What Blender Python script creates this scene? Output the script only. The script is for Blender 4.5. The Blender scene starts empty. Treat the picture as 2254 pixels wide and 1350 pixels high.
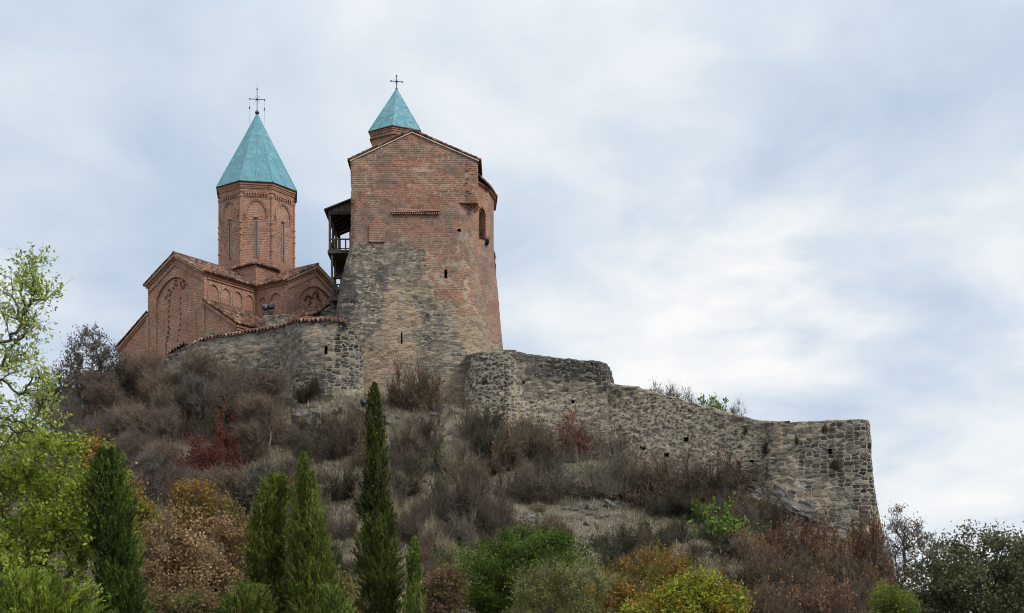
import bpy, bmesh, math, random
import numpy as np
from mathutils import Vector, Matrix

SC = bpy.context.scene
COL = SC.collection
F = 3130.6                      # focal length in photo pixels (50 mm on 36 mm, 2254 px wide)
CX, HY, EYE = 1127.0, 1480.0, 2.0


def P(px, py, Y):               # a spot of the place: bearing, height and distance
    return np.array([(px - CX) / F * Y, Y, EYE + (HY - py) / F * Y])


def X_(px, Y): return (px - CX) / F * Y
def Z_(py, Y): return EYE + (HY - py) / F * Y


# ------------------------------------------------------------------ noise
def _hash(i, j, k, seed):
    n = (i * 374761393 + j * 668265263 + k * 1274126177 + seed * 974711) & 0xFFFFFFFF
    n = ((n ^ (n >> 13)) * 1274126177) & 0xFFFFFFFF
    n = (n ^ (n >> 16)) & 0xFFFFFFFF
    return n.astype(np.float64) / 4294967295.0


def vnoise(p, seed=0):
    p = np.asarray(p, float)
    q = np.floor(p).astype(np.int64)
    f = p - q
    f = f * f * (3 - 2 * f)
    out = 0
    for a in (0, 1):
        wx = f[:, 0] if a else 1 - f[:, 0]
        for b in (0, 1):
            wy = f[:, 1] if b else 1 - f[:, 1]
            for c in (0, 1):
                wz = f[:, 2] if c else 1 - f[:, 2]
                out = out + wx * wy * wz * _hash(q[:, 0] + a, q[:, 1] + b, q[:, 2] + c, seed)
    return out * 2 - 1


def fbm(p, seed=0, octv=4):
    p = np.asarray(p, float)
    s, a, t = 0, 1.0, 0
    for o in range(octv):
        s = s + a * vnoise(p * (2 ** o) + o * 17.3, seed + o)
        t += a
        a *= .5
    return s / t


def sstep(a, b, x):
    t = np.clip((x - a) / (b - a), 0, 1)
    return t * t * (3 - 2 * t)


# ------------------------------------------------------------------ objects
def link(o, parent=None):
    COL.objects.link(o)
    if parent is not None:
        o.parent = parent
    return o


def tag(o, label=None, cat=None, group=None, kind=None):
    if label: o['label'] = label
    if cat: o['category'] = cat
    if group: o['group'] = group
    if kind: o['kind'] = kind
    return o


def empty(name, label, cat, loc=(0, 0, 0), rz=0.0, group=None):
    o = bpy.data.objects.new(name, None)
    o.empty_display_size = .3
    o.location = loc
    o.rotation_euler = (0, 0, rz)
    link(o)
    return tag(o, label, cat, group)


def mesh_np(name, V, faces, attrs=None, uv=None, smooth=False):
    """faces: list of int arrays (n,3) / (n,4). attrs: name -> per-vertex array (n,) or (n,3)."""
    me = bpy.data.meshes.new(name)
    V = np.ascontiguousarray(V, dtype=np.float32)
    faces = [np.asarray(f, dtype=np.int32) for f in faces if len(f)]
    me.vertices.add(len(V))
    me.vertices.foreach_set('co', V.ravel())
    idx = np.concatenate([f.ravel() for f in faces])
    sizes = np.concatenate([np.full(len(f), f.shape[1], np.int32) for f in faces])
    starts = np.concatenate([[0], np.cumsum(sizes)[:-1]]).astype(np.int32)
    me.loops.add(len(idx))
    me.loops.foreach_set('vertex_index', idx)
    me.polygons.add(len(sizes))
    me.polygons.foreach_set('loop_start', starts)
    try:
        me.polygons.foreach_set('loop_total', sizes)
    except Exception:
        pass
    if smooth:
        me.polygons.foreach_set('use_smooth', np.ones(len(sizes), bool))
    if uv is not None:
        l = me.uv_layers.new(name='UVMap')
        l.data.foreach_set('uv', np.ascontiguousarray(np.asarray(uv, np.float32)[idx]).ravel())
    for k, a in (attrs or {}).items():
        a = np.asarray(a, np.float32)
        if a.ndim == 1:
            d = me.attributes.new(k, 'FLOAT', 'POINT')
            d.data.foreach_set('value', np.ascontiguousarray(a))
        else:
            d = me.attributes.new(k, 'FLOAT_COLOR', 'POINT')
            d.data.foreach_set('color', np.ascontiguousarray(np.c_[a, np.ones(len(a))].astype(np.float32)).ravel())
    me.update()
    me.validate()
    return me


def obj(name, me, mat, parent=None):
    o = bpy.data.objects.new(name, me)
    if mat is not None and len(me.materials) == 0:
        me.materials.append(mat)
    return link(o, parent)


class MB:
    """collects solids into one mesh; every solid gets metre-scale box UVs"""
    def __init__(s): s.v, s.f = [], []

    def add(s, verts, faces):
        b = len(s.v)
        s.v += [tuple(map(float, v)) for v in verts]
        s.f += [tuple(b + i for i in f) for f in faces]
        return s

    def box(s, c, size, rot=None):
        c = Vector(c)
        hx, hy, hz = [d / 2 for d in size]
        vs = [Vector((x, y, z)) for x in (-hx, hx) for y in (-hy, hy) for z in (-hz, hz)]
        if rot is not None: vs = [rot @ v for v in vs]
        return s.add([c + v for v in vs],
                     [(0, 1, 3, 2), (4, 6, 7, 5), (0, 4, 5, 1), (2, 3, 7, 6), (0, 2, 6, 4), (1, 5, 7, 3)])

    def bar(s, a, b, w, h, up=(0, 0, 1)):
        a, b = Vector(a), Vector(b)
        d = (b - a)
        t = d.normalized()
        u = Vector(up)
        n = t.cross(u)
        if n.length < 1e-4: n = t.cross(Vector((0, 1, 0)))
        n.normalize()
        u = n.cross(t)
        vs = []
        for p in (a, b):
            for sx, sy in ((-1, -1), (1, -1), (1, 1), (-1, 1)):
                vs.append(p + n * sx * w / 2 + u * sy * h / 2)
        return s.add(vs, [(3, 2, 1, 0), (4, 5, 6, 7), (0, 1, 5, 4), (1, 2, 6, 5), (2, 3, 7, 6), (3, 0, 4, 7)])

    def tube(s, a, b, r, r2=None, k=8):
        r2 = r if r2 is None else r2
        a, b = Vector(a), Vector(b)
        t = (b - a).normalized()
        n = t.orthogonal().normalized()
        m = t.cross(n)
        vs = []
        for p, rr in ((a, r), (b, r2)):
            for i in range(k):
                q = 2 * math.pi * i / k
                vs.append(p + (n * math.cos(q) + m * math.sin(q)) * rr)
        return s.add(vs, [(i, (i + 1) % k, k + (i + 1) % k, k + i) for i in range(k)] + [tuple(range(k))[::-1], tuple(range(k, 2 * k))])

    def ball(s, c, r, k=8, sz=1.0):
        c = Vector(c)
        vs, fs = [], []
        for i in range(k + 1):
            th = math.pi * i / k
            for j in range(k):
                ph = 2 * math.pi * j / k
                vs.append(c + Vector((math.sin(th) * math.cos(ph), math.sin(th) * math.sin(ph), math.cos(th) * sz)) * r)
        for i in range(k):
            for j in range(k):
                fs.append((i * k + j, (i + 1) * k + j, (i + 1) * k + (j + 1) % k, i * k + (j + 1) % k))
        return s.add(vs, fs)

    def prism(s, poly, z0, z1, scale1=1.0, c=(0, 0)):
        n = len(poly)
        vs = [(x, y, z0) for x, y in poly] + [(c[0] + (x - c[0]) * scale1, c[1] + (y - c[1]) * scale1, z1) for x, y in poly]
        return s.add(vs, [(i, (i + 1) % n, n + (i + 1) % n, n + i) for i in range(n)] + [tuple(range(n))[::-1], tuple(range(n, 2 * n))])

    def plate(s, fr, poly, d0, d1):
        """polygon in a wall frame (o, t, n): (s, z) -> o + t s + z, between depths d0 and d1 along n"""
        o, t, n = fr
        k = len(poly)
        vs = [o + t * a + Vector((0, 0, z)) + n * d for d in (d0, d1) for a, z in poly]
        return s.add(vs, [(i, (i + 1) % k, k + (i + 1) % k, k + i) for i in range(k)] + [tuple(range(k))[::-1], tuple(range(k, 2 * k))])

    def band(s, fr, line, w, d0, d1):
        """moulding of width w (towards the outside) along a polyline in a wall frame"""
        o, t, n = fr
        L = [Vector(p) for p in line]
        off = []
        for i, p in enumerate(L):
            a = L[max(i - 1, 0)]
            b = L[min(i + 1, len(L) - 1)]
            d = (b - a).normalized()
            off.append(p + Vector((-d.y, d.x)) * w)
        for i in range(len(L) - 1):
            s.plate(fr, [tuple(L[i]), tuple(L[i + 1]), tuple(off[i + 1]), tuple(off[i])], d0, d1)
        return s

    def mesh(s, name, bevel=0.0):
        me = bpy.data.meshes.new(name)
        bm = bmesh.new()
        vs = [bm.verts.new(v) for v in s.v]
        for f in s.f:
            try: bm.faces.new([vs[i] for i in f])
            except ValueError: pass
        bmesh.ops.recalc_face_normals(bm, faces=bm.faces)
        if bevel:
            bmesh.ops.bevel(bm, geom=[e for e in bm.edges], offset=bevel, segments=1, affect='EDGES', clamp_overlap=True)
        uvl = bm.loops.layers.uv.new('UVMap')
        for f in bm.faces:
            n = f.normal
            h = Vector((n.x, n.y, 0))
            if h.length < .25:
                for l in f.loops: l[uvl].uv = (l.vert.co.x, l.vert.co.y)
            else:
                h.normalize()
                t = Vector((-h.y, h.x, 0))
                for l in f.loops: l[uvl].uv = (l.vert.co.dot(t), l.vert.co.z)
        bm.to_mesh(me)
        bm.free()
        return me

    def build(s, name, mat, parent=None, bevel=0.0):
        return obj(name, s.mesh(name, bevel), mat, parent)


def copy_tree(o, parent=None):
    c = o.copy()
    COL.objects.link(c)
    if parent is not None: c.parent = parent
    for ch in list(o.children): copy_tree(ch, c)
    return c


# ------------------------------------------------------------------ materials
class NT:
    def __init__(s, name):
        s.m = bpy.data.materials.new(name)
        s.m.use_nodes = True
        s.t = s.m.node_tree
        s.t.nodes.clear()

    def n(s, kind, **kw):
        nd = s.t.nodes.new(kind)
        for k, v in kw.items(): setattr(nd, k, v)
        return nd

    def set(s, sock, v):
        if isinstance(v, bpy.types.NodeSocket): s.t.links.new(v, sock)
        elif v is not None:
            if isinstance(v, (tuple, list)) and len(v) == 3 and sock.type == 'RGBA': v = (*v, 1)
            sock.default_value = v

    def math(s, op, a, b=None, c=None, clamp=False):
        nd = s.n('ShaderNodeMath', operation=op, use_clamp=clamp)
        s.set(nd.inputs[0], a); s.set(nd.inputs[1], b); s.set(nd.inputs[2], c)
        return nd.outputs[0]

    def mix(s, f, a, b, mode='MIX'):
        nd = s.n('ShaderNodeMix', data_type='RGBA', blend_type=mode)
        s.set(nd.inputs[0], f); s.set(nd.inputs[6], a); s.set(nd.inputs[7], b)
        return nd.outputs[2]

    def ramp(s, f, stops, interp='LINEAR'):
        nd = s.n('ShaderNodeValToRGB')
        nd.color_ramp.interpolation = interp
        e = nd.color_ramp.elements
        while len(e) < len(stops): e.new(.5)
        for i, (p, c) in enumerate(stops):
            e[i].position = p
            e[i].color = (*c, 1) if len(c) == 3 else c
        s.set(nd.inputs[0], f)
        return nd.outputs[0]

    def maprange(s, v, a, b, c=0.0, d=1.0, smooth=True):
        nd = s.n('ShaderNodeMapRange', interpolation_type='SMOOTHSTEP' if smooth else 'LINEAR', clamp=True)
        s.set(nd.inputs[0], v)
        for i, q in enumerate((a, b, c, d)): s.set(nd.inputs[1 + i], q)
        return nd.outputs[0]

    def noise(s, vec, scale, detail=3, rough=.55, out='Fac'):
        nd = s.n('ShaderNodeTexNoise')
        if vec is not None: s.set(nd.inputs['Vector'], vec)
        nd.inputs['Scale'].default_value = scale
        nd.inputs['Detail'].default_value = detail
        nd.inputs['Roughness'].default_value = rough
        return nd.outputs[out]

    def voro(s, vec, scale, feature='F1', dim='2D', rnd=1.0):
        nd = s.n('ShaderNodeTexVoronoi', feature=feature, voronoi_dimensions=dim)
        s.set(nd.inputs['Vector'], vec)
        nd.inputs['Scale'].default_value = scale
        nd.inputs['Randomness'].default_value = rnd
        return nd

    def vmul(s, v, k):
        nd = s.n('ShaderNodeVectorMath', operation='MULTIPLY')
        s.set(nd.inputs[0], v); nd.inputs[1].default_value = k
        return nd.outputs[0]

    def vadd(s, v, w):
        nd = s.n('ShaderNodeVectorMath', operation='ADD')
        s.set(nd.inputs[0], v); s.set(nd.inputs[1], w)
        return nd.outputs[0]

    def wobble(s, v, scale, amt):
        c = s.noise(v, scale, 2, out='Color')
        nd = s.n('ShaderNodeVectorMath', operation='SUBTRACT')
        s.set(nd.inputs[0], c); nd.inputs[1].default_value = (.5, .5, .5)
        return s.vadd(v, s.vmul(nd.outputs[0], (amt, amt, amt)))

    def sepxyz(s, v):
        nd = s.n('ShaderNodeSeparateXYZ')
        s.set(nd.inputs[0], v)
        return nd.outputs

    def attr(s, name, out='Fac'): return s.n('ShaderNodeAttribute', attribute_name=name).outputs[out]
    def uv(s): return s.n('ShaderNodeUVMap', uv_map='UVMap').outputs[0]
    def obco(s): return s.n('ShaderNodeTexCoord').outputs['Object']

    def bump(s, h, strength=.5, dist=.05, prev=None):
        nd = s.n('ShaderNodeBump')
        nd.inputs['Strength'].default_value = strength
        nd.inputs['Distance'].default_value = dist
        s.set(nd.inputs['Height'], h)
        if prev is not None: s.set(nd.inputs['Normal'], prev)
        return nd.outputs[0]

    def out(s, col, rough=.9, normal=None, spec=.25, metallic=0.0):
        b = s.n('ShaderNodeBsdfPrincipled')
        s.set(b.inputs['Base Color'], col)
        s.set(b.inputs['Roughness'], rough)
        b.inputs['Specular IOR Level'].default_value = spec
        b.inputs['Metallic'].default_value = metallic
        if normal is not None: s.set(b.inputs['Normal'], normal)
        o = s.n('ShaderNodeOutputMaterial')
        s.t.links.new(b.outputs[0], o.inputs[0])
        return s.m


def brick_layer(N, uv, bw=.46, bh=.14, mortar=.026,
                cols=((.335, .135, .088), (.45, .20, .132), (.21, .098, .072)), mcol=(.53, .42, .33), age=1.0):
    """weathered thin red brick: returns colour, height"""
    w = N.wobble(uv, .7, .16)
    w = N.wobble(w, 5.0, .03)
    # every stretch of wall was laid a little differently: shift the bond from course to course
    row = N.math('FLOOR', N.math('DIVIDE', N.sepxyz(w)[1], bh))
    wn_ = N.n('ShaderNodeTexWhiteNoise', noise_dimensions='1D')
    N.set(wn_.inputs['W'], row)
    cs_ = N.n('ShaderNodeCombineXYZ')
    N.set(cs_.inputs[0], N.math('MULTIPLY', wn_.outputs['Value'], bw))
    w = N.vadd(w, cs_.outputs[0])
    bt = N.n('ShaderNodeTexBrick')
    bt.offset = .5
    N.set(bt.inputs['Vector'], w)
    for k, v in (('Scale', 1.0), ('Mortar Size', mortar), ('Mortar Smooth', .25), ('Bias', 0.0), ('Brick Width', bw), ('Row Height', bh)):
        bt.inputs[k].default_value = v
    bt.inputs['Color1'].default_value = (0, 0, 0, 1)
    bt.inputs['Color2'].default_value = (1, 1, 1, 1)
    bt.inputs['Mortar'].default_value = (.5, .5, .5, 1)
    tone = bt.outputs['Color']
    c = N.ramp(tone, [(0, cols[2]), (.45, cols[0]), (1, cols[1])])
    c = N.mix(N.maprange(N.noise(N.vmul(uv, (.35, 3.5, 1)), 1.0, 3, .6), .38, .62, 0, .55), c, N.mix(.6, c, (.13, .07, .055)))
    big = N.noise(uv, .35, 4, .6)
    mid = N.noise(uv, 1.7, 4, .65)
    c = N.mix(N.maprange(big, .42, .60), c, N.mix(.5, c, (.37, .20, .13)))
    c = N.mix(N.maprange(N.noise(N.vadd(N.vmul(uv, (2.2, .22, 1)), (4, 4, 0)), 1.0, 4, .65), .55, .70, 0, .45), c, (.20, .062, .038))
    stain = N.math('MULTIPLY', N.maprange(N.math('ADD', mid, N.math('MULTIPLY', N.attr('dark'), .24)), .48, .64), .75 * age)
    c = N.mix(stain, c, (.15, .115, .095))
    mort = N.mix(N.maprange(N.noise(uv, .8, 3), .35, .65), mcol, tuple(x * .62 for x in mcol))
    mvis = N.maprange(N.noise(N.vadd(uv, (7.3, 2.1, 0)), .55, 4, .6), .30, .70, .35, 1.0)
    c = N.mix(N.math('MULTIPLY', bt.outputs['Fac'], mvis), c, mort)
    pale = N.math('MULTIPLY', N.maprange(N.math('ADD', N.noise(N.vadd(uv, (3.1, 9.7, 0)), .9, 5, .7), N.math('MULTIPLY', N.attr('pale'), .25)), .60, .74), .5)
    c = N.mix(pale, c, (.50, .42, .35))
    h = N.math('ADD', N.math('MULTIPLY', N.math('SUBTRACT', 1.0, bt.outputs['Fac']), .7), N.math('MULTIPLY', N.noise(uv, 9, 3), .6))
    return c, h


def mat_brick(name, **k):
    N = NT(name)
    c, h = brick_layer(N, N.uv(), **k)
    return N.out(c, .92, N.bump(h, .7, .035), spec=.15)


def mat_masonry(name):
    """rubble stone in lime mortar, with brickwork where the attribute 'brick' says so"""
    N = NT(name)
    uv = N.uv()
    dark, warm, cob, brk, crs, palea = [N.attr(a) for a in ('dark', 'warm', 'cobble', 'brick', 'coursed', 'pale')]
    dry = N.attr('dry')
    w = N.wobble(N.wobble(uv, 1.1, .34), 4.5, .09)

    def courses(sx, sy, rnd=.9, shift=0.0):
        v = N.vadd(N.vmul(w, (sx, sy, 1)), (shift, shift, 0))
        a = N.voro(v, 1.0, 'F1', rnd=rnd)
        b = N.voro(v, 1.0, 'F2', rnd=rnd)
        a.distance = b.distance = 'CHEBYCHEV'
        return a, N.math('SUBTRACT', b.outputs['Distance'], a.outputs['Distance'])
    a1, e1 = courses(1.75, 5.0)
    a2, e2 = courses(3.1, 8.6, 1.0, 3.7)
    pick = N.maprange(N.noise(uv, .55, 2), .47, .53)
    edge = N.math('ADD', N.math('MULTIPLY', e1, pick), N.math('MULTIPLY', e2, N.math('SUBTRACT', 1.0, pick)))
    rnd3 = N.mix(pick, a2.outputs['Color'], a1.outputs['Color'])
    sep = N.n('ShaderNodeSeparateColor')
    N.set(sep.inputs[0], rnd3)
    r1, r2 = sep.outputs[0], sep.outputs[1]
    grain = N.noise(uv, 7, 4, .7)
    joint = N.math('ADD', edge, N.math('MULTIPLY', N.math('SUBTRACT', grain, .5), .10))
    stone_m = N.maprange(joint, .05, .17)
    # roughly coursed blocks with wide joints
    a4, e4 = courses(1.85, 3.9, .72, 9.1)
    s4 = N.n('ShaderNodeSeparateColor')
    N.set(s4.inputs[0], a4.outputs['Color'])
    cr_m = N.maprange(N.math('ADD', e4, N.math('MULTIPLY', N.math('SUBTRACT', grain, .5), .22)), .10, .26)
    cr_m = N.math('MULTIPLY', cr_m, N.maprange(s4.outputs[2], .10, .25, .25, 1.0))
    crn = N.maprange(N.math('ADD', crs, N.math('MULTIPLY', N.math('SUBTRACT', N.noise(uv, .7, 3), .5), 1.3)), .42, .58)
    stone_m = N.mix(crn, stone_m, cr_m)
    r1 = N.mix(crn, r1, s4.outputs[0])
    # round field stones sunk in mortar
    v3 = N.vmul(w, (3.5, 5.6, 1))
    a3 = N.voro(v3, 1.0)
    s3 = N.n('ShaderNodeSeparateColor')
    N.set(s3.inputs[0], a3.outputs['Color'])
    lim = N.maprange(s3.outputs[0], 0, 1, .12, .56, False)
    cob_m = N.maprange(N.math('SUBTRACT', lim, N.math('ADD', a3.outputs['Distance'], N.math('MULTIPLY', N.math('SUBTRACT', grain, .5), .22))), -.03, .06)
    cobs = N.maprange(N.math('ADD', cob, N.math('MULTIPLY', N.math('SUBTRACT', N.noise(uv, .9, 3), .5), .9)), .42, .58)
    stone_m = N.mix(cobs, stone_m, cob_m)
    r1 = N.mix(cobs, r1, s3.outputs[1])
    stone_m_s = N.math('MULTIPLY', stone_m, 1.0)
    grey = N.ramp(r1, [(0, (.05, .049, .047)), (.25, (.125, .115, .10)), (.5, (.215, .19, .155)), (.78, (.33, .28, .205)), (1, (.43, .38, .30))])
    tan = N.ramp(r1, [(0, (.14, .125, .105)), (.35, (.30, .235, .17)), (.7, (.43, .315, .21)), (1, (.38, .34, .285))])
    blk = N.ramp(r1, [(0, (.018, .019, .022)), (.5, (.040, .040, .041)), (.8, (.085, .082, .076)), (1, (.20, .185, .155))])
    wn = N.maprange(N.math('ADD', warm, N.math('MULTIPLY', N.math('SUBTRACT', N.noise(uv, .8, 4, .65), .5), .9)), .35, .65)
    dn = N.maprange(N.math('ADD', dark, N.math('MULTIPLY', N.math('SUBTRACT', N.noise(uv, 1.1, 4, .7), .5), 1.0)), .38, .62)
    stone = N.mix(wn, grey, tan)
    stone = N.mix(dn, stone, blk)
    stone = N.mix(N.maprange(grain, .56, .78), stone, N.mix(.4, stone, (.40, .38, .34)))
    mortar = N.mix(wn, (.40, .34, .25), (.53, .40, .275))
    mortar = N.mix(N.math('MULTIPLY', dn, .45), mortar, (.22, .20, .165))
    mortar = N.mix(N.maprange(N.noise(uv, 2.3, 4, .7), .35, .68), mortar, N.mix(.5, mortar, (.27, .24, .195)))
    stone = N.mix(cobs, stone, N.mix(.45, stone, (.06, .06, .06)))
    joint_shade = N.maprange(N.math('ADD', dry, N.math('MULTIPLY', N.math('SUBTRACT', N.noise(uv, .9, 3), .5), .8)), .35, .65)
    mortar = N.mix(N.math('MULTIPLY', joint_shade, .88), mortar, N.mix(.55, N.mix(.5, stone, (.05, .048, .044)), (.17, .15, .12)))  # dry-laid stone: shade of the open joints painted into the mortar colour
    c = N.mix(stone_m_s, mortar, stone)
    c = N.mix(N.math('MULTIPLY', palea, N.maprange(N.noise(uv, 2.5, 4, .7), .35, .55)), c, (.62, .60, .57))
    h = N.math('ADD', stone_m, N.math('MULTIPLY', N.noise(uv, 12, 4, .7), .5))
    # brick zones
    bc, bh = brick_layer(N, uv, cols=((.29, .118, .080), (.40, .178, .118), (.18, .088, .066)), mcol=(.52, .40, .31), age=1.2)
    # brick gives way to stone piece by piece: whole stones and whole bricks, never a soft fade
    stp = N.n('ShaderNodeVectorMath', operation='SNAP')
    N.set(stp.inputs[0], uv)
    stp.inputs[1].default_value = (.46, .28, 1)
    wst = N.n('ShaderNodeTexWhiteNoise', noise_dimensions='2D')
    N.set(wst.inputs['Vector'], stp.outputs[0])
    bsum = N.math('ADD', brk, N.math('MULTIPLY', N.math('SUBTRACT', r2, .5), .42))
    bsum = N.math('ADD', bsum, N.math('MULTIPLY', N.math('SUBTRACT', wst.outputs['Value'], .5), .16))
    bsum = N.math('ADD', bsum, N.math('MULTIPLY', N.math('SUBTRACT', N.noise(N.vadd(uv, (5, 1, 0)), .6, 4, .65), .5), 1.0))
    bn = N.maprange(bsum, .485, .515)
    plas = N.math('MULTIPLY', N.maprange(N.noise(N.vadd(uv, (1, 8, 0)), 1.3, 4, .7), .53, .60), N.math('SUBTRACT', 1.0, N.maprange(brk, .75, .98)))
    bc = N.mix(plas, bc, N.mix(.5, mortar, (.36, .30, .23)))
    c = N.mix(bn, c, bc)
    h = N.mix(bn, h, N.math('MULTIPLY', bh, .7))
    c = N.mix(N.maprange(N.noise(uv, .23, 5, .6), .35, .70, .0, .35), c, (.25, .23, .20))
    return N.out(c, .95, N.bump(h, 1.0, .13), spec=.12)


def mat_plain(name, col, rough=.8, var=.25, scale=3.0, spec=.25, metallic=0.0, bumpd=.01):
    N = NT(name)
    n = N.noise(N.obco(), scale, 5, .65)
    c = N.mix(N.maprange(n, .3, .7), tuple(x * (1 - var) for x in col), tuple(min(1, x * (1 + var)) for x in col))
    return N.out(c, rough, N.bump(N.noise(N.obco(), scale * 6, 3), .4, bumpd), spec=spec, metallic=metallic)


def mat_tile_roof(name):
    """clay tiles: each tile its own tone, some lichen"""
    N = NT(name)
    uv = N.uv()
    cell = N.vmul(uv, (1 / .27, 1 / .36, 1))
    wn = N.n('ShaderNodeTexWhiteNoise', noise_dimensions='2D')
    fl = N.n('ShaderNodeVectorMath', operation='FLOOR')
    N.set(fl.inputs[0], cell)
    N.set(wn.inputs['Vector'], fl.outputs[0])
    c = N.ramp(wn.outputs['Value'], [(0, (.045, .032, .028)), (.35, (.095, .052, .039)), (.7, (.16, .080, .054)), (.9, (.24, .125, .082)), (1, (.30, .20, .145))])
    li = N.noise(uv, 1.1, 5, .7)
    c = N.mix(N.maprange(li, .50, .66, 0, .75), c, (.105, .09, .08))
    c = N.mix(N.maprange(N.noise(uv, 5.5, 4, .7), .60, .72, 0, .6), c, (.28, .26, .22))
    return N.out(c, .93, N.bump(N.noise(uv, 14, 3), .5, .02), spec=.15)


def mat_glazed(name):
    """turquoise glazed roof tiles in fine courses"""
    N = NT(name)
    uv = N.uv()
    bt = N.n('ShaderNodeTexBrick')
    N.set(bt.inputs['Vector'], N.wobble(uv, 2, .03))
    for k, v in (('Scale', 1.0), ('Mortar Size', .012), ('Mortar Smooth', .3), ('Bias', 0.0), ('Brick Width', .42), ('Row Height', .24)):
        bt.inputs[k].default_value = v
    bt.inputs['Color1'].default_value = (0, 0, 0, 1)
    bt.inputs['Color2'].default_value = (1, 1, 1, 1)
    bt.inputs['Mortar'].default_value = (.3, .3, .3, 1)
    t = N.math('ADD', N.math('MULTIPLY', bt.outputs['Color'], .50), N.math('MULTIPLY', N.noise(N.vmul(uv, (2.5, .6, 1)), 1.0, 5, .65), .62))
    c = N.ramp(t, [(.12, (.045, .13, .20)), (.34, (.085, .23, .29)), (.66, (.115, .285, .335)), (.95, (.19, .36, .395))])
    c = N.mix(N.math('MULTIPLY', bt.outputs['Fac'], .6), c, (.05, .17, .22))
    c = N.mix(N.maprange(N.noise(N.vmul(uv, (4, .25, 1)), 1.3, 4, .7), .56, .70, 0, .5), c, (.055, .15, .185))
    c = N.mix(N.maprange(N.noise(N.vmul(uv, (3, .35, 1)), 1.6, 4, .7), .60, .78, 0, .35), c, (.24, .30, .29))
    return N.out(c, .62, N.bump(bt.outputs['Fac'], -.4, .012), spec=.30)


def mat_plant(name, trans=.32, var=.22, rough=.75):
    N = NT(name)
    c = N.attr('Col', 'Color')
    oi = N.n('ShaderNodeObjectInfo')
    hsv = N.n('ShaderNodeHueSaturation')
    N.set(hsv.inputs['Hue'], N.maprange(oi.outputs['Random'], 0, 1, .492, .508, False))
    N.set(hsv.inputs['Value'], N.maprange(oi.outputs['Random'], 0, 1, 1 - var, 1 + var, False))
    N.set(hsv.inputs['Color'], c)
    c = hsv.outputs[0]
    d = N.n('ShaderNodeBsdfPrincipled')
    N.set(d.inputs['Base Color'], c)
    d.inputs['Roughness'].default_value = rough
    d.inputs['Specular IOR Level'].default_value = .2
    o = N.n('ShaderNodeOutputMaterial')
    if trans:
        tr = N.n('ShaderNodeBsdfTranslucent')
        N.set(tr.inputs['Color'], c)
        mx = N.n('ShaderNodeMixShader')
        mx.inputs[0].default_value = trans
        N.t.links.new(d.outputs[0], mx.inputs[1])
        N.t.links.new(tr.outputs[0], mx.inputs[2])
        N.t.links.new(mx.outputs[0], o.inputs[0])
    else:
        N.t.links.new(d.outputs[0], o.inputs[0])
    return N.m


def mat_ground(name):
    N = NT(name)
    p = N.obco()
    a = N.noise(p, .16, 5, .6)
    b = N.noise(p, .9, 5, .65)
    c = N.ramp(N.math('ADD', N.math('MULTIPLY', a, .5), N.math('MULTIPLY', b, .5)),
               [(.30, (.060, .052, .043)), (.45, (.11, .095, .077)), (.56, (.165, .145, .115)), (.68, (.22, .195, .155))])
    c = N.mix(N.maprange(N.noise(N.vadd(p, (9, 4, 2)), .33, 4, .65), .50, .62, 0, .7), c, (.052, .066, .022))
    c = N.mix(N.maprange(N.noise(p, 6, 4, .7), .55, .72, 0, .6), c, (.20, .175, .13))
    return N.out(c, .97, N.bump(N.noise(p, 3.5, 6, .7), 1.0, .12), spec=.1)


def mat_rock(name, base=(.17, .165, .155)):
    N = NT(name)
    p = N.obco()
    n = N.noise(p, 1.6, 6, .7)
    st = N.noise(N.vmul(p, (1, 1, 3.2)), 2.4, 5, .7)
    c = N.ramp(st, [(.30, tuple(x * .28 for x in base)), (.48, base), (.62, tuple(x * 1.35 for x in base)), (.75, tuple(x * 1.9 for x in base))])
    c = N.mix(N.maprange(n, .56, .66, 0, .8), c, (.36, .355, .335))
    c = N.mix(N.maprange(N.noise(p, 4, 5, .75), .50, .62, 0, .85), c, (.04, .038, .034))
    return N.out(c, .95, N.bump(st, 1.0, .10), spec=.12)


M = {}
M['brick'] = mat_brick('church_brick')
PAL = dict(cols=((.29, .118, .080), (.40, .178, .118), (.18, .088, .066)), mcol=(.52, .40, .31), age=1.2)
M['palace_brick'] = mat_brick('palace_brick', **PAL)
M['moulding'] = mat_brick('cornice_brick', bw=.45, bh=.16, mortar=.012, cols=((.38, .19, .12), (.48, .26, .165), (.28, .145, .10)), mcol=(.46, .36, .27), age=.6)
M['pale_band'] = mat_plain('pale_cornice', (.50, .43, .33), .9, .25)
M['dark_brick'] = mat_plain('recess_shade_brick', (.10, .045, .034), .95, .35)  # raised relief bricks, with the shade of recesses painted in as a dark tone
M['masonry'] = mat_masonry('rubble_masonry')
M['tiles'] = mat_tile_roof('clay_tiles')
M['glazed'] = mat_glazed('turquoise_tiles')
M['lead'] = mat_plain('seam_metal', (.11, .25, .29), .55, .2, spec=.4)
M['dark_lead'] = mat_plain('eave_flashing', (.055, .055, .06), .6, .3)
M['iron'] = mat_plain('wrought_iron', (.055, .055, .075), .45, .2, metallic=.6)
M['wood'] = mat_plain('grey_timber', (.072, .060, .052), .85, .35, 5)
M['dark_wood'] = mat_plain('dark_timber', (.038, .03, .027), .9, .35, 5)
M['pane'] = mat_plain('window_pane', (.075, .085, .095), .35, .2, spec=.5)
M['frame'] = mat_plain('window_stone', (.27, .21, .165), .9, .2)
M['hollow'] = mat_plain('hollow_shade', (.02, .018, .016), .95, .3)  # near-black lining: the gloom inside openings is put into the colour
M['rock'] = mat_rock('limestone')
M['bedrock'] = mat_rock('bedrock', (.115, .11, .105))
M['ground'] = mat_ground('hill_soil')
M['lamp'] = mat_plain('lamp_black', (.018, .02, .028), .35, .2, spec=.5)
M['glass'] = mat_plain('lamp_glass', (.35, .38, .42), .12, .1, spec=.8)
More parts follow.
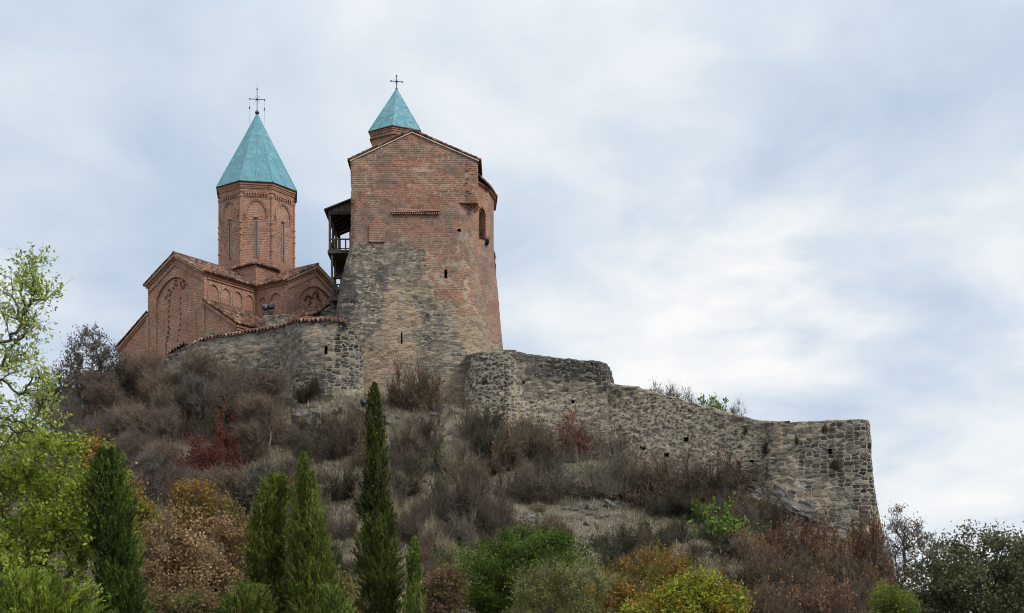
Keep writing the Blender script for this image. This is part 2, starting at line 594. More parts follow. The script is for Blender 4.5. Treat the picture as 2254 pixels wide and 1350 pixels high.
M['bark'] = mat_plain('bark', (.085, .072, .06), .95, .35, 4)
M['plant'] = mat_plant('foliage')
M['twig'] = mat_plant('twigs', trans=0.0)
M['grassm'] = mat_plant('grass', trans=.2, var=0.0)


# ------------------------------------------------------------------ camera, sky, sun
cam = bpy.data.cameras.new('camera')
cam.lens = 50.0
cam.sensor_width = 36.0
cam.shift_y = (HY - 675.0) / 2254.0
cam.clip_start, cam.clip_end = .5, 6000
co = bpy.data.objects.new('camera', cam)
co.location = (0, 0, EYE)
co.rotation_euler = (math.radians(90), 0, 0)
link(co)
SC.camera = co

SUN_EL, SUN_AZ = 42.0, 52.0      # azimuth measured from the viewing direction's reverse, towards the right
sd = Vector((math.sin(math.radians(SUN_AZ)) * math.cos(math.radians(SUN_EL)), -math.cos(math.radians(SUN_AZ)) * math.cos(math.radians(SUN_EL)), math.sin(math.radians(SUN_EL))))
sun = bpy.data.lights.new('sun', 'SUN')
sun.energy = 2.4
sun.angle = math.radians(16)
sun.color = (1, .955, .89)
so = bpy.data.objects.new('sun', sun)
so.rotation_euler = (-sd).to_track_quat('-Z', 'Y').to_euler()
link(so)

world = bpy.data.worlds.new('World')
SC.world = world
world.use_nodes = True
W = NT.__new__(NT)
W.m = world
W.t = world.node_tree
W.t.nodes.clear()
sky = W.n('ShaderNodeTexSky', sky_type='NISHITA')
sky.sun_disc = False
sky.sun_elevation = math.radians(SUN_EL)
sky.sun_rotation = math.atan2(sd.x, sd.y)
sky.air_density, sky.dust_density = 1.0, 2.0
dirv = W.n('ShaderNodeTexCoord').outputs['Generated']
sepd = W.n('ShaderNodeSeparateXYZ')
W.set(sepd.inputs[0], dirv)
zc = W.math('ADD', W.math('MAXIMUM', sepd.outputs[2], 0.0), .22)
cmb = W.n('ShaderNodeCombineXYZ')
W.set(cmb.inputs[0], W.math('DIVIDE', sepd.outputs[0], zc))
W.set(cmb.inputs[1], W.math('DIVIDE', sepd.outputs[1], zc))
cl = cmb.outputs[0]


def glow(px, py, sharp):
    d = Vector(((px - CX) / F, 1.0, (HY - py) / F)).normalized()
    nd = W.n('ShaderNodeVectorMath', operation='DOT_PRODUCT')
    W.set(nd.inputs[0], dirv)
    nd.inputs[1].default_value = d
    return W.math('POWER', W.math('MAXIMUM', nd.outputs['Value'], 0.0), sharp)


warp = W.wobble(cl, 1.2, .45)
n1 = W.noise(W.vmul(warp, (1.0, .8, 1)), 1.5, 6, .48)
n2 = W.noise(W.vmul(warp, (1.0, .9, 1)), 4.2, 5, .5)
f = W.math('ADD', W.math('MULTIPLY', n1, .92), W.math('MULTIPLY', n2, .38))
f = W.math('SUBTRACT', f, .138)
f = W.math('ADD', W.math('MULTIPLY', W.math('SUBTRACT', f, .53), 1.22), .54)
g0 = glow(1640, 650, 230)
f = W.math('ADD', f, W.math('MULTIPLY', g0, .28))
n3 = W.noise(W.vmul(W.wobble(cl, 3.0, .25), (1.0, .8, 1)), 5.5, 6, .55)
f = W.math('ADD', f, W.math('MULTIPLY', W.math('MULTIPLY', W.math('SUBTRACT', n3, .5), .75), W.math('ADD', g0, .18)))
f = W.math('ADD', f, W.math('MULTIPLY', glow(2150, 1180, 200), .12))
f = W.math('ADD', f, W.math('MULTIPLY', glow(150, 90, 160), .10))
f = W.math('ADD', f, W.math('MULTIPLY', glow(1000, 0, 90), .05))
f = W.math('SUBTRACT', f, W.math('MULTIPLY', glow(200, 480, 160), .15))
f = W.math('SUBTRACT', f, W.math('MULTIPLY', glow(2150, 950, 260), .04))
clc = W.ramp(f, [(.28, (.46, .575, .735)), (.43, (.60, .70, .83)), (.55, (.735, .81, .895)), (.65, (.88, .92, .955)), (.76, (1.0, 1.0, 1.0))])
# an overcast sky is about twice as bright overhead as near the skyline
zen = W.maprange(sepd.outputs[2], .36, .95, 1.0, 2.1)
# ... and whiter there
clc = W.mix(W.maprange(sepd.outputs[2], .38, .8, 0, .85), clc, (.80, .785, .755))
clc = W.mix(1.0, clc, zen, 'MULTIPLY')
skyc = W.mix(.94, sky.outputs[0], W.vmul(clc, (10, 10, 10)))
bg = W.n('ShaderNodeBackground')
W.set(bg.inputs[0], skyc)
bg.inputs[1].default_value = .1
wo = W.n('ShaderNodeOutputWorld')
W.t.links.new(bg.outputs[0], wo.inputs[0])

SC.view_settings.view_transform = 'Standard'
SC.view_settings.look = 'None'
SC.view_settings.exposure = 0.0
SC.view_settings.gamma = 1.0
SC.cycles.max_bounces = 6
SC.cycles.diffuse_bounces = 3
SC.cycles.transparent_max_bounces = 4
SC.cycles.use_denoising = True
SC.cycles.denoising_input_passes = 'RGB_ALBEDO_NORMAL'
SC.cycles.denoising_prefilter = 'ACCURATE'
SC.cycles.filter_width = 1.0
# ================================================================== the hill
CTRL = [  # (photo bearing px, photo height py, distance)
    (-500, 1060, 112), (-150, 1010, 110), (60, 975, 110), (200, 930, 111), (330, 890, 111), (450, 885, 109), (640, 895, 105.5), (720, 890, 103),
    (800, 885, 102.8), (950, 893, 103.5), (1030, 905, 102), (1150, 945, 101.2), (1300, 985, 101), (1450, 1032, 99.2), (1600, 1075, 97.5),
    (1700, 1105, 96.5), (1800, 1168, 94.8), (1900, 1215, 93.4), (1960, 1300, 92.5),
    (-300, 1150, 100), (60, 1090, 100), (300, 1010, 101), (470, 1010, 99), (640, 985, 96), (850, 985, 95), (1050, 1020, 94.5), (1250, 1065, 94), (1450, 1115, 92.5),
    (1650, 1170, 90.5), (1850, 1262, 88),
    (0, 1220, 88), (300, 1150, 88), (640, 1130, 85), (850, 1140, 84), (1050, 1165, 84), (1250, 1180, 84), (1450, 1225, 83), (1650, 1275, 82), (1850, 1340, 80),
    (0, 1330, 76), (300, 1290, 75), (850, 1295, 74), (1400, 1330, 73), (1900, 1420, 73),
    (300, 1480, 60), (900, 1500, 60), (1500, 1520, 60), (2100, 1540, 60), (600, 1590, 45), (1600, 1590, 45),
    (2120, 1425, 92), (2300, 1450, 92), (2120, 1440, 110), (2500, 1480, 100),
]
cp = np.array([P(*c) for c in CTRL])
for x, y, z in ((-30, 120, 23.5), (-18, 120, 23.8), (-6, 120, 23.5), (4, 116, 20), (14, 112, 15), (22, 108, 11), (-30, 140, 20), (-10, 145, 18),
                (8, 140, 11), (-45, 128, 15), (-30, 170, 2), (0, 170, 0), (30, 150, 0), (35, 125, 1), (-55, 150, 2), (-75, 110, 12), (-70, 80, 5),
                (45, 60, 0), (-50, 50, 1), (60, 90, 1)):
    cp = np.vstack([cp, (x, y, z)])


def _tps(r2): return .5 * r2 * np.log(r2 + 1e-9)


_n = len(cp)
_A = np.zeros((_n + 3, _n + 3))
_d2 = ((cp[:, None, :2] - cp[None, :, :2]) ** 2).sum(-1)
_A[:_n, :_n] = _tps(_d2) + np.eye(_n) * 3.0
_A[:_n, _n] = 1
_A[:_n, _n + 1:] = cp[:, :2]
_A[_n:, :_n] = _A[:_n, _n:].T
_w = np.linalg.solve(_A, np.r_[cp[:, 2], 0, 0, 0])


def hill(x, y):
    q = np.c_[np.atleast_1d(x), np.atleast_1d(y)].astype(float)
    z = np.zeros(len(q))
    for i in range(0, len(q), 20000):
        s = q[i:i + 20000]
        z[i:i + 20000] = _tps(((s[:, None] - cp[None, :, :2]) ** 2).sum(-1)) @ _w[:_n] + _w[_n] + s @ _w[_n + 1:]
    ed = np.minimum.reduce([sstep(-92, -72, q[:, 0]), sstep(88, 68, q[:, 0]), sstep(4, 30, q[:, 1]), sstep(196, 176, q[:, 1])])
    z = z * ed
    z = z + ed * (fbm(np.c_[q * .16, q[:, :1] * 0], 3, 4) * .8 + fbm(np.c_[q * .9, q[:, :1] * 0], 8, 3) * .16) - .35 * (1 - ed)
    return z


def hill1(x, y): return float(hill([x], [y])[0])


_Yr = np.arange(40, 125, .25)


def onhill(px, py, ymax=125):
    """where the sight line through a photo point meets the hill"""
    x, z = (px - CX) / F * _Yr, EYE + (HY - py) / F * _Yr
    h = hill(x, _Yr)
    k = np.argmax(h >= z)
    if h[k] < z[k]: k = len(_Yr) - 1
    Y = min(_Yr[k], ymax)
    return np.array([(px - CX) / F * Y, Y, hill1((px - CX) / F * Y, Y)])


def grid_faces(nv, nu, off=0):
    a = np.arange((nv - 1) * (nu - 1))
    r, c = a // (nu - 1), a % (nu - 1)
    i = off + r * nu + c
    return np.c_[i, i + 1, i + nu + 1, i + nu]


gx = np.linspace(-95, 90, 371)
gy = np.linspace(2, 198, 393)
GX, GY = np.meshgrid(gx, gy)
gz = hill(GX.ravel(), GY.ravel())
hm = mesh_np('hillside', np.c_[GX.ravel(), GY.ravel(), gz], [grid_faces(len(gy), len(gx))], smooth=True)
tag(obj('hillside', hm, M['ground']), kind='structure')
g = MB()
g.add([(-3000, -3000, -.3), (3000, -3000, -.3), (3000, 5000, -.3), (-3000, 5000, -.3)], [(0, 1, 2, 3)])
tag(g.build('ground', M['ground']), kind='structure')


# ================================================================== masonry walls
def zone_eval(zones, px, py):
    v = np.zeros(len(px))
    for z in zones:
        cx, cy, rx, ry = z[:4]
        a = z[4] if len(z) > 4 else 1.0
        d = np.sqrt(((px - cx) / rx) ** 2 + ((py - cy) / ry) ** 2)
        v = np.maximum(v, a * sstep(1.25, .55, d)) if a > 0 else v * (1 + a * sstep(1.25, .55, d))
    return v


def rough_grid(name, Q, mat, parent, holes=(), zones=None, amp=.06, big=.10, seed=1, topn=0.0, nrow=None, brickf=None, uvs=1.0, caps=False):
    """Q[nv, nu, 3] lattice of a wall (rows upwards). Stones push the face in and out; openings are cut and lined."""
    nv, nu = Q.shape[:2]
    du = np.gradient(Q, axis=1)
    dv = np.gradient(Q, axis=0)
    N_ = np.cross(du, dv)
    N_ /= (np.linalg.norm(N_, axis=2, keepdims=True) + 1e-9)
    V = Q.reshape(-1, 3)
    nn = N_.reshape(-1, 3)
    seg = np.linalg.norm(np.diff(Q, axis=1), axis=2)
    s = np.concatenate([np.zeros((nv, 1)), np.cumsum(seg, axis=1)], axis=1)
    s = np.repeat(s[nv // 2][None], nv, axis=0)
    if nrow is None:
        tv = Q[:, :, 2]
    else:
        sv = np.linalg.norm(np.diff(Q, axis=0), axis=2)
        tv = Q[0, :, 2][None] + np.concatenate([np.zeros((1, nu)), np.cumsum(sv, axis=0)], axis=0)
    uv = np.c_[s.ravel(), tv.ravel()]
    uvm = uv * uvs
    d = (.5 - np.abs(fbm(V * np.array([1.6, 1.6, 3.0]) + seed, seed, 3)) * 2.2) * amp + fbm(V * 3.1 + seed, seed, 3) * amp * .7 + fbm(V * .45 + seed, seed + 5, 3) * big
    V2 = V + nn * d[:, None]
    if topn:
        rows = np.arange(nv)[:, None] * np.ones((1, nu))
        r1 = nrow if nrow else nv - 1
        k = sstep(r1 - 8, r1 - 1, rows.ravel())
        V2[:, 2] += k * (fbm(np.c_[uv[:, 0] * 1.6, uv[:, 0] * 0, uv[:, 0] * 0 + seed], seed + 9, 3)) * topn
    px = CX + V[:, 0] / V[:, 1] * F
    py = HY - (V[:, 2] - EYE) / V[:, 1] * F
    at = {}
    zones = zones or {}
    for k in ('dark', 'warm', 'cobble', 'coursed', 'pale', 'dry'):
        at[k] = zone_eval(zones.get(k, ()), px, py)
    if nrow and caps:
        rr_ = np.repeat(np.arange(nv), nu)
        at['pale'] = np.maximum(at['pale'], (rr_ >= nrow - 1) * 1.0)
    at['brick'] = brickf(px, py) if brickf else np.zeros(len(px))
    fc = grid_faces(nv, nu)
    keep = np.ones(len(fc), bool)
    cen = V[fc].mean(1)
    cpx = CX + cen[:, 0] / cen[:, 1] * F
    cpy = HY - (cen[:, 2] - EYE) / cen[:, 1] * F
    cnn = nn[fc].mean(1)
    facing = (cnn * cen).sum(1) < 0
    for hname, hx, hy, hw, hh in holes:
        m = (np.abs(cpx - hx) < hw / 2) & (np.abs(cpy - hy) < hh / 2) & facing & keep
        if not m.any(): continue
        keep &= ~m
        hf = fc[m]
        ids, inv = np.unique(hf, return_inverse=True)
        inv = inv.reshape(hf.shape)
        ndir = cnn[m].mean(0)
        ndir /= np.linalg.norm(ndir)
        front = V2[ids]
        back = front - ndir * .75
        k = len(ids)
        edges = {}
        for q in inv:
            for a, b in ((q[0], q[1]), (q[1], q[2]), (q[2], q[3]), (q[3], q[0])):
                if (b, a) in edges: edges.pop((b, a))
                else: edges[(a, b)] = 1
        side = np.array([(a, b, b + k, a + k) for a, b in edges])
        obj(hname, mesh_np(hname, np.vstack([front, back]), [side, inv + k]), M['hollow'], parent)
    me = mesh_np(name, V2, [fc[keep]], at, uvm)
    return obj(name, me, mat, parent)


def smooth_path(p, it=2):
    p = np.asarray(p, float)
    for _ in range(it):
        q = [p[0]]
        for a, b in zip(p[:-1], p[1:]): q += [a * .75 + b * .25, a * .25 + b * .75]
        q.append(p[-1])
        p = np.array(q)
    return p


def resample(p, ds):
    d = np.r_[0, np.cumsum(np.linalg.norm(np.diff(p[:, :2], axis=0), axis=1))]
    n = max(3, int(d[-1] / ds) + 1)
    t = np.linspace(0, d[-1], n)
    return np.c_[tuple(np.interp(t, d, p[:, k]) for k in range(p.shape[1]))], t


def stone_wall(part, parent, nodes, it, thick, batter, seed, zones, holes=(), topn=.16, amp=.085, big=.12, ds=.11, zbot=None, crest=0.0, b2=0.0, uvs=1.0, caps=False):
    """nodes (px, Y, py of the top): a thick rubble wall standing on the hill along that line"""
    pth = smooth_path([(X_(a, Y), Y, Z_(t, Y)) for a, Y, t in nodes], it)
    pth, s = resample(pth, ds)
    x, y, zt = pth.T
    tx, ty = np.gradient(x), np.gradient(y)
    l = np.hypot(tx, ty)
    nx, ny = ty / l, -tx / l
    zb = (hill(x, y) if zbot is None else np.full(len(x), zbot)) - 1.2
    nz = int(max(zt - zb) / ds) + 2
    rows = []
    for k in range(nz):
        t = k / (nz - 1)
        z = zb + (zt - zb) * t
        o = batter * (zt.max() - z) + b2 * (zt.max() - z) ** 2
        rows.append(np.c_[x + nx * o, y + ny * o, z])
    ob = batter * (zt.max() - zt) + b2 * (zt.max() - zt) ** 2
    nr = nz - 1
    for k in range(1, 6):
        w = thick * k / 5
        rows.append(np.c_[x + nx * (ob - w), y + ny * (ob - w), zt + crest * math.sin(math.pi * k / 5) + .12 * (k / 5)])
    for k in range(1, 5):
        t = k / 4
        rows.append(np.c_[x + nx * (ob - thick), y + ny * (ob - thick), zt + .12 + (zb - zt) * t])
    Q = np.array(rows)
    o = rough_grid(part, Q, M['masonry'], parent, holes, zones, amp, big, seed, topn, nrow=nr, uvs=uvs, caps=caps)
    # end faces
    for name_, c in (('wall_end', 0), ('wall_end', -1)):
        prof = Q[:, c]
        k = len(prof)
        me = MB().add(prof, [tuple(range(k))]).mesh(name_)
        for a in ('dark', 'cobble'):
            at = me.attributes.new(a, 'FLOAT', 'POINT')
            at.data.foreach_set('value', np.full(k, .5, np.float32))
        obj(name_, me, M['masonry'], parent)
    return pth, (nx, ny)


def coping(parent, pth, nrm, x0, x1, over=.22, back=.9, rise=.42, lift=.05):
    """row of curved clay tiles along a wall head"""
    px = CX + pth[:, 0] / pth[:, 1] * F
    sel = pth[(px >= x0) & (px <= x1)]
    nn = np.c_[nrm[0], nrm[1]][(px >= x0) & (px <= x1)]
    q, s = resample(np.c_[sel, nn], .03)
    nvr = 8
    rows, uv = [], []
    sag = fbm(np.c_[s * .5, s * 0, s * 0], 31, 3) * .10
    for k in range(nvr):
        t = k / (nvr - 1)
        o = over - (over + back) * t
        rip = .095 * np.sin(2 * np.pi * s / .33) + .02 * fbm(np.c_[np.floor(s / .33) * 3.7, s * 0, s * 0], 4, 1) + sag
        row = np.c_[q[:, 0] + q[:, 3] * o, q[:, 1] + q[:, 4] * o, q[:, 2] + lift + rise * t + rip]
        rows.append(row)
        uv.append(np.c_[s, np.full(len(s), t * (over + back))])
    top = np.array(rows)
    bot = top[:2].copy()
    bot[:, :, 2] -= .055
    Q = np.concatenate([bot[::-1], top], axis=0)
    U = np.concatenate([np.array(uv[:2])[::-1], np.array(uv)], axis=0)
    me = mesh_np('tile_coping', Q.reshape(-1, 3), [grid_faces(Q.shape[0], Q.shape[1])], None, U.reshape(-1, 2))
    return obj('tile_coping', me, M['tiles'], parent)


def tiled_roof(name, parent, e0, e1, r1, r0, pitch=.33, rowl=.40, thick=.09, sag=.05, seed=1):
    """roof plane e0-e1 (eave) to r0-r1 (ridge) laid with curved tiles in rows"""
    e0, e1, r1, r0 = [np.array(v, float) for v in (e0, e1, r1, r0)]
    L = max(np.linalg.norm(e1 - e0), np.linalg.norm(r1 - r0), .3)
    H = max(np.linalg.norm(r0 - e0), np.linalg.norm(r1 - e1))
    nu = max(6, int(L / (pitch / 6)) + 1)
    nvr = max(4, int(H / (rowl / 3)) + 1)
    u = np.linspace(0, 1, nu)
    v = np.linspace(0, 1, nvr)
    U, V_ = np.meshgrid(u, v)
    pts = ((1 - V_) * (1 - U))[..., None] * e0 + ((1 - V_) * U)[..., None] * e1 + (V_ * U)[..., None] * r1 + (V_ * (1 - U))[..., None] * r0
    s, w = U * L, V_ * H
    rip = .085 * np.sin(2 * np.pi * s / pitch) + .045 * (1 - (w / rowl) % 1.0)
    cell = np.c_[(np.floor(s / pitch) * 1.7).ravel(), (np.floor(w / rowl) * 2.3).ravel(), np.full(s.size, seed * 3.1)]
    rip = rip + .02 * vnoise(cell, 3).reshape(s.shape) + sag * fbm(np.c_[s.ravel() * .35, w.ravel() * .35, np.full(s.size, seed)], 12, 2).reshape(s.shape)
    top = pts.copy()
    top[..., 2] += rip + thick
    a = top.reshape(-1, 3)
    b = pts.reshape(-1, 3)
    k = len(a)
    f = grid_faces(nvr, nu)
    ring = list(range(nu)) + [i * nu + nu - 1 for i in range(1, nvr)] + [(nvr - 1) * nu + i for i in range(nu - 2, -1, -1)] + [i * nu for i in range(nvr - 2, 0, -1)]
    side = np.array([(ring[i], ring[(i + 1) % len(ring)], ring[(i + 1) % len(ring)] + k, ring[i] + k) for i in range(len(ring))])
    uvv = np.c_[s.ravel(), w.ravel()]
    me = mesh_np(name, np.vstack([a, b]), [f, f[:, ::-1] + k, side[:, ::-1]], None, np.vstack([uvv, uvv]))
    return obj(name, me, M['tiles'], parent)


# ================================================================== palace tower
tw = empty('palace_tower', 'tall gabled brick palace tower on a flared rubble stone foot with a wooden balcony', 'tower', (X_(905, 106), 111, 20))
TW = Vector(tw.location)


def in_parent(o, par):
    o.matrix_parent_inverse = Matrix.Translation(-Vector(par.location))
    return o


TAB = np.array([  # py, left px, front Y, right px
    (425, 772, 105.97, 1056), (445, 771, 105.97, 1057), (540, 769, 106.0, 1060), (570, 761, 105.9, 1063), (600, 752, 105.8, 1067), (640, 744, 105.6, 1072), (690, 738, 105.4, 1079), (770, 735, 105.1, 1090), (930, 728, 104.6, 1106), (1010, 724, 104.4, 1112)])


def tower_section(py):
    xl, Yf, xr = [np.interp(py, TAB[:, 0], TAB[:, k]) for k in (1, 2, 3)]
    x0, x1 = X_(xl, Yf), X_(xr, 109.5)
    xa = X_(1000, Yf)
    pts = [(x0 + .4, 118.0), (x0, Yf + 6), (x0, Yf + .35), (x0 + .3, Yf)]
    pts += [(x0 + (xa - x0) * t, Yf) for t in (.25, .5, .75, 1)]
    for a in np.linspace(0, 90, 13)[1:]:
        r = math.radians(a)
        pts.append((xa + (x1 - xa) * math.sin(r), Yf + 3.5 * (1 - math.cos(r))))
    pts += [(x1, 112.5), (x1 - .3, 115), (x1 - .8, 118.0)]
    return np.array(pts)


_base = tower_section(600)
_d = np.r_[0, np.cumsum(np.linalg.norm(np.diff(_base, axis=0), axis=1))]
_t = np.linspace(0, _d[-1], int(_d[-1] / .11))
rows = []
for z in np.arange(Z_(1000, 104.4), Z_(427, 105.97) + .01, .11):
    py = HY - (z - EYE) / 105.6 * F
    sec = tower_section(py)
    rows.append(np.c_[np.interp(_t, _d, sec[:, 0]), np.interp(_t, _d, sec[:, 1]), np.full(len(_t), z)])
Q = np.array(rows)


def tower_brick(px, py):
    bx = np.array([700, 770, 868, 876, 905, 930, 948, 952, 925, 928, 1000, 1040, 1062, 1085, 1120])
    # upper limit of bare stone
    yb = np.interp(px, [700, 770, 815, 868, 884, 930, 945, 960, 1000, 1060, 1082, 1090, 1100], [545, 543, 538, 534, 552, 566, 602, 676, 700, 712, 735, 770, 800])
    v = sstep(45, -45, py - yb)
    up = sstep(40, -25, py - 520)
    v = v * (.66 + .34 * np.maximum(up, sstep(1078, 1086, px)))
    return np.maximum(v, 0)


ZT = dict(
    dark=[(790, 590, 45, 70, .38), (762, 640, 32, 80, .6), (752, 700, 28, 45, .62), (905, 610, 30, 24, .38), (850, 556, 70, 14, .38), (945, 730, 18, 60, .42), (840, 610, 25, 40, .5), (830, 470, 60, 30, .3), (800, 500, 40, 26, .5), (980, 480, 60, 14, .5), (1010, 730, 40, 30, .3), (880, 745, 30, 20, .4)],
    warm=[(880, 690, 60, 60, .72), (860, 790, 75, 75, .95), (850, 870, 90, 45, .8), (1000, 860, 80, 50, .75), (1060, 740, 60, 60, .75), (965, 800, 40, 60, .5), (865, 640, 60, 40, .6), (1040, 700, 60, 60, .65), (1000, 900, 60, 40, .8), (930, 620, 40, 50, .5), (1000, 640, 70, 50, .6)],
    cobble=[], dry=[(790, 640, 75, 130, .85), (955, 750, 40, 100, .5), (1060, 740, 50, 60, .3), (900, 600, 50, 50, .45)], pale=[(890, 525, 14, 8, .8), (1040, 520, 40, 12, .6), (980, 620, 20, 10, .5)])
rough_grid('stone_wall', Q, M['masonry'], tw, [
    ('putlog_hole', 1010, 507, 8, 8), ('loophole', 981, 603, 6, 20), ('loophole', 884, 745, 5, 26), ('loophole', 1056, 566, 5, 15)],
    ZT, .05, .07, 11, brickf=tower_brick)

fx0, fx1, YF, YB = X_(773.5, 106), X_(1051.5, 106), 106.0, 117.0
zt0, zeL, zap = Z_(440, 106), Z_(352, 106), Z_(291, 106)
xap = X_(907, 106)
# gabled upper storey: its front bulges very slightly, like the real one
b = MB()
b.add([(fx0, YF, zt0), (fx1, YF, zt0), (fx1, YF, zeL), (xap, YF, zap), (fx0, YF, zeL), (fx0, YB, zt0), (fx1, YB, zt0), (fx1, YB, zeL), (xap, YB, zap), (fx0, YB, zeL)],
      [(0, 1, 2, 3, 4), (9, 8, 7, 6, 5), (0, 4, 9, 5), (1, 6, 7, 2), (0, 5, 6, 1), (2, 7, 8, 3), (3, 8, 9, 4)])
b.build('gable_wall', M['palace_brick'], tw)
gxs = np.linspace(fx0 - .02, fx1 + .02, 90)
gtop = np.where(gxs < xap, zeL + (zap - zeL) * (gxs - fx0) / (xap - fx0), zeL + (zap - zeL) * (fx1 - gxs) / (fx1 - xap))
gr = []
for k in range(56):
    t = k / 55
    z = zt0 - .25 + (gtop - zt0 + .25) * t
    gr.append(np.c_[gxs, np.full(len(gxs), YF - .04 + .05 * max(0, 1 - k / 5)), z])
GQ = np.array(gr)
GQ = np.concatenate([GQ[:, :1] + np.array([0, .4, 0]), GQ, GQ[:, -1:] + np.array([0, .4, 0])], axis=1)
rough_grid('gable_wall', GQ, M['palace_brick'], tw, (), dict(
    dark=[(830, 345, 40, 20, .8), (900, 335, 70, 12, .7), (1000, 350, 40, 16, .8), (800, 420, 26, 50, .5), (1000, 430, 50, 12, .6), (845, 395, 20, 40, .5), (990, 376, 20, 8, .7)],
    pale=[(920, 374, 46, 5, .9), (930, 410, 70, 12, .35), (1030, 385, 8, 30, .6)]), .055, .07, 12)
fr = (Vector((0, YF - .08, 0)), Vector((1, 0, 0)), Vector((0, -1, 0)))
# brick courses that stand proud: old roof line, corbel band, corner toothing
b = MB()
b.plate(fr, [(X_(862, 106), Z_(470, 106)), (X_(968, 106), Z_(467, 106)), (X_(968, 106), Z_(462, 106)), (X_(862, 106), Z_(464, 106))], -.05, .16)
for i in range(22):
    x = X_(864 + i * 4.8, 106)
    b.plate(fr, [(x, Z_(473.5, 106)), (x + .08, Z_(473.5, 106)), (x + .08, Z_(469, 106)), (x, Z_(469, 106))], -.05, .13)
b.build('corbel_band', M['palace_brick'], tw)
b = MB()
csec = tower_section(436)
csec = csec[(csec[:, 0] > X_(1010, 106)) & (csec[:, 1] < 109.3)]
crs, _ = resample(np.c_[csec, csec[:, :1] * 0], .19)
for r, (zz, d) in enumerate(((453, .04), (448.5, .10), (444, .17), (439.5, .24))):
    for i in range(2 + r % 2, len(crs) - 1):
        a, c = Vector(crs[i]), Vector(crs[i + 1])
        t_ = (c - a).normalized()
        n_ = Vector((t_.y, -t_.x, 0))
        m_ = a + t_ * (.07 if r % 2 else .0) + n_ * (d - .15)
        m_.z = Z_(zz, 106)
        b.box(m_, (.14, .36, .11), Matrix.Rotation(math.atan2(t_.y, t_.x), 3, 'Z'))
b.build('corner_corbel', M['palace_brick'], tw)
rng = random.Random(5)
b = MB()
for i in range(17):
    if rng.random() < .35: continue
    y = 362 + i * 4.6
    x0 = 1027 + rng.uniform(-3, 2)
    b.plate(fr, [(X_(x0, 106), Z_(y, 106)), (X_(x0 + rng.uniform(5, 10), 106), Z_(y + .4, 106)), (X_(x0 + 8, 106), Z_(y - 3.4, 106)), (X_(x0 + .4, 106), Z_(y - 3.8, 106))], -.05, rng.uniform(.0, .07))
b.build('corner_toothing', M['palace_brick'], tw)
# blocked arch in the lower brickwork, filled flush with newer brick
arc = [(X_(812, 106) + .60 - .60 * math.cos(a), Z_(499, 106) + .42 * math.sin(a)) for a in np.linspace(0, math.pi, 11)]
MB().plate(fr, [(arc[0][0], Z_(534, 106))] + arc + [(arc[-1][0], Z_(534, 106))], -.10, .03).build('blocked_arch', M['palace_brick'], tw)
# roof
ov = .16
tiled_roof('roof', tw, (fx0 - .28, YB + .2, zeL - .13), (fx0 - .28, YF - ov, zeL - .13), (xap, YF - ov, zap + .05), (xap, YB + .2, zap + .05), seed=2, sag=.03)
tiled_roof('roof', tw, (fx1 + .28, YF - ov, zeL - .13), (fx1 + .28, YB + .2, zeL - .13), (xap, YB + .2, zap + .05), (xap, YF - ov, zap + .05), seed=3, sag=.03)
b = MB()
for sgn, xe in ((-1, fx0), (1, fx1)):
    b.bar((xe + sgn * .10, YF - .08, zeL - .12), (xap, YF - .08, zap - .05), .14, .075)
b.build('verge_moulding', M['pale_band'], tw)
b = MB()
b.bar((fx1 + .14, YF - .05, zeL - .22), (fx1 + .14, YB, zeL - .22), .30, .14)
b.bar((fx0 - .12, YF - .05, zeL - .22), (fx0 - .12, YB, zeL - .22), .24, .14)
b.build('eave_board', M['dark_wood'], tw)

# bay on the east side with its arched opening
bay = [(-2.95, 107.3), (-1.80, 108.5), (-1.42, 110.4), (-1.5, 113.2), (-2.9, 114.6)]
zb0, zb1 = 29.0, 38.85
fa, fb = Vector((*bay[0], 0)), Vector((*bay[1], 0))
tb = (fb - fa).normalized()
nb = Vector((tb.y, -tb.x, 0))
frb = (fa, tb, nb)
Lb = (fb - fa).length
b = MB()
poly = bay
k = len(poly)
vs = [(x, y, zb0) for x, y in poly] + [(x, y, zb1 + (.45 if i in (0, 4) else 0)) for i, (x, y) in enumerate(poly)]
b.add(vs, [(i, (i + 1) % k, k + (i + 1) % k, k + i) for i in range(1, k)] + [tuple(range(k, 2 * k))])
# face with a pointed opening
w0, w1, zs, zt_, zp = .62, 1.36, 34.85, 36.85, 37.35
mid = (w0 + w1) / 2
arch = [(w0, zs)] + [(w0, zt_), (w0 + .10, zt_ + .28), (mid, zp), (w1 - .10, zt_ + .28), (w1, zt_)] + [(w1, zs)]


def fp(s, z, d=0.0): return tuple(frb[0] + tb * s + Vector((0, 0, z)) + nb * d)


fv = [fp(0, zb0), fp(Lb, zb0), fp(Lb, zb1), fp(0, zb1 + .45)] + [fp(s, z) for s, z in arch]
b.add(fv, [(0, 1, 10, 4), (1, 2, 9, 10), (2, 8, 9), (2, 7, 8), (2, 3, 7), (3, 6, 7), (3, 5, 6), (3, 0, 4, 5)])
b.build('side_bay', M['palace_brick'], tw)
b = MB()
fi = [fp(s, z) for s, z in arch] + [fp(s, z, -.9) for s, z in arch]
b.add(fi, [(i, i + 7, (i + 1) % 7 + 7, (i + 1) % 7) for i in range(7)])
aw = b.build('arched_window', M['palace_brick'], tw)
MB().add([fp(s, z, -.9) for s, z in arch], [tuple(range(7))]).build('dark_room', M['hollow'], aw)  # flat dark sheet standing in for the unlit room
b = MB()
b.bar(fp(w0, 35.75, -.25), fp(w1, 35.75, -.25), .07, .07)
for i in range(5):
    s = w0 + .09 + i * .14
    b.bar(fp(s, zs, -.25), fp(s, 35.75, -.25), .035, .035)
b.build('railing', M['dark_wood'], aw)
lb = np.array(bay[:4])
lrows = []
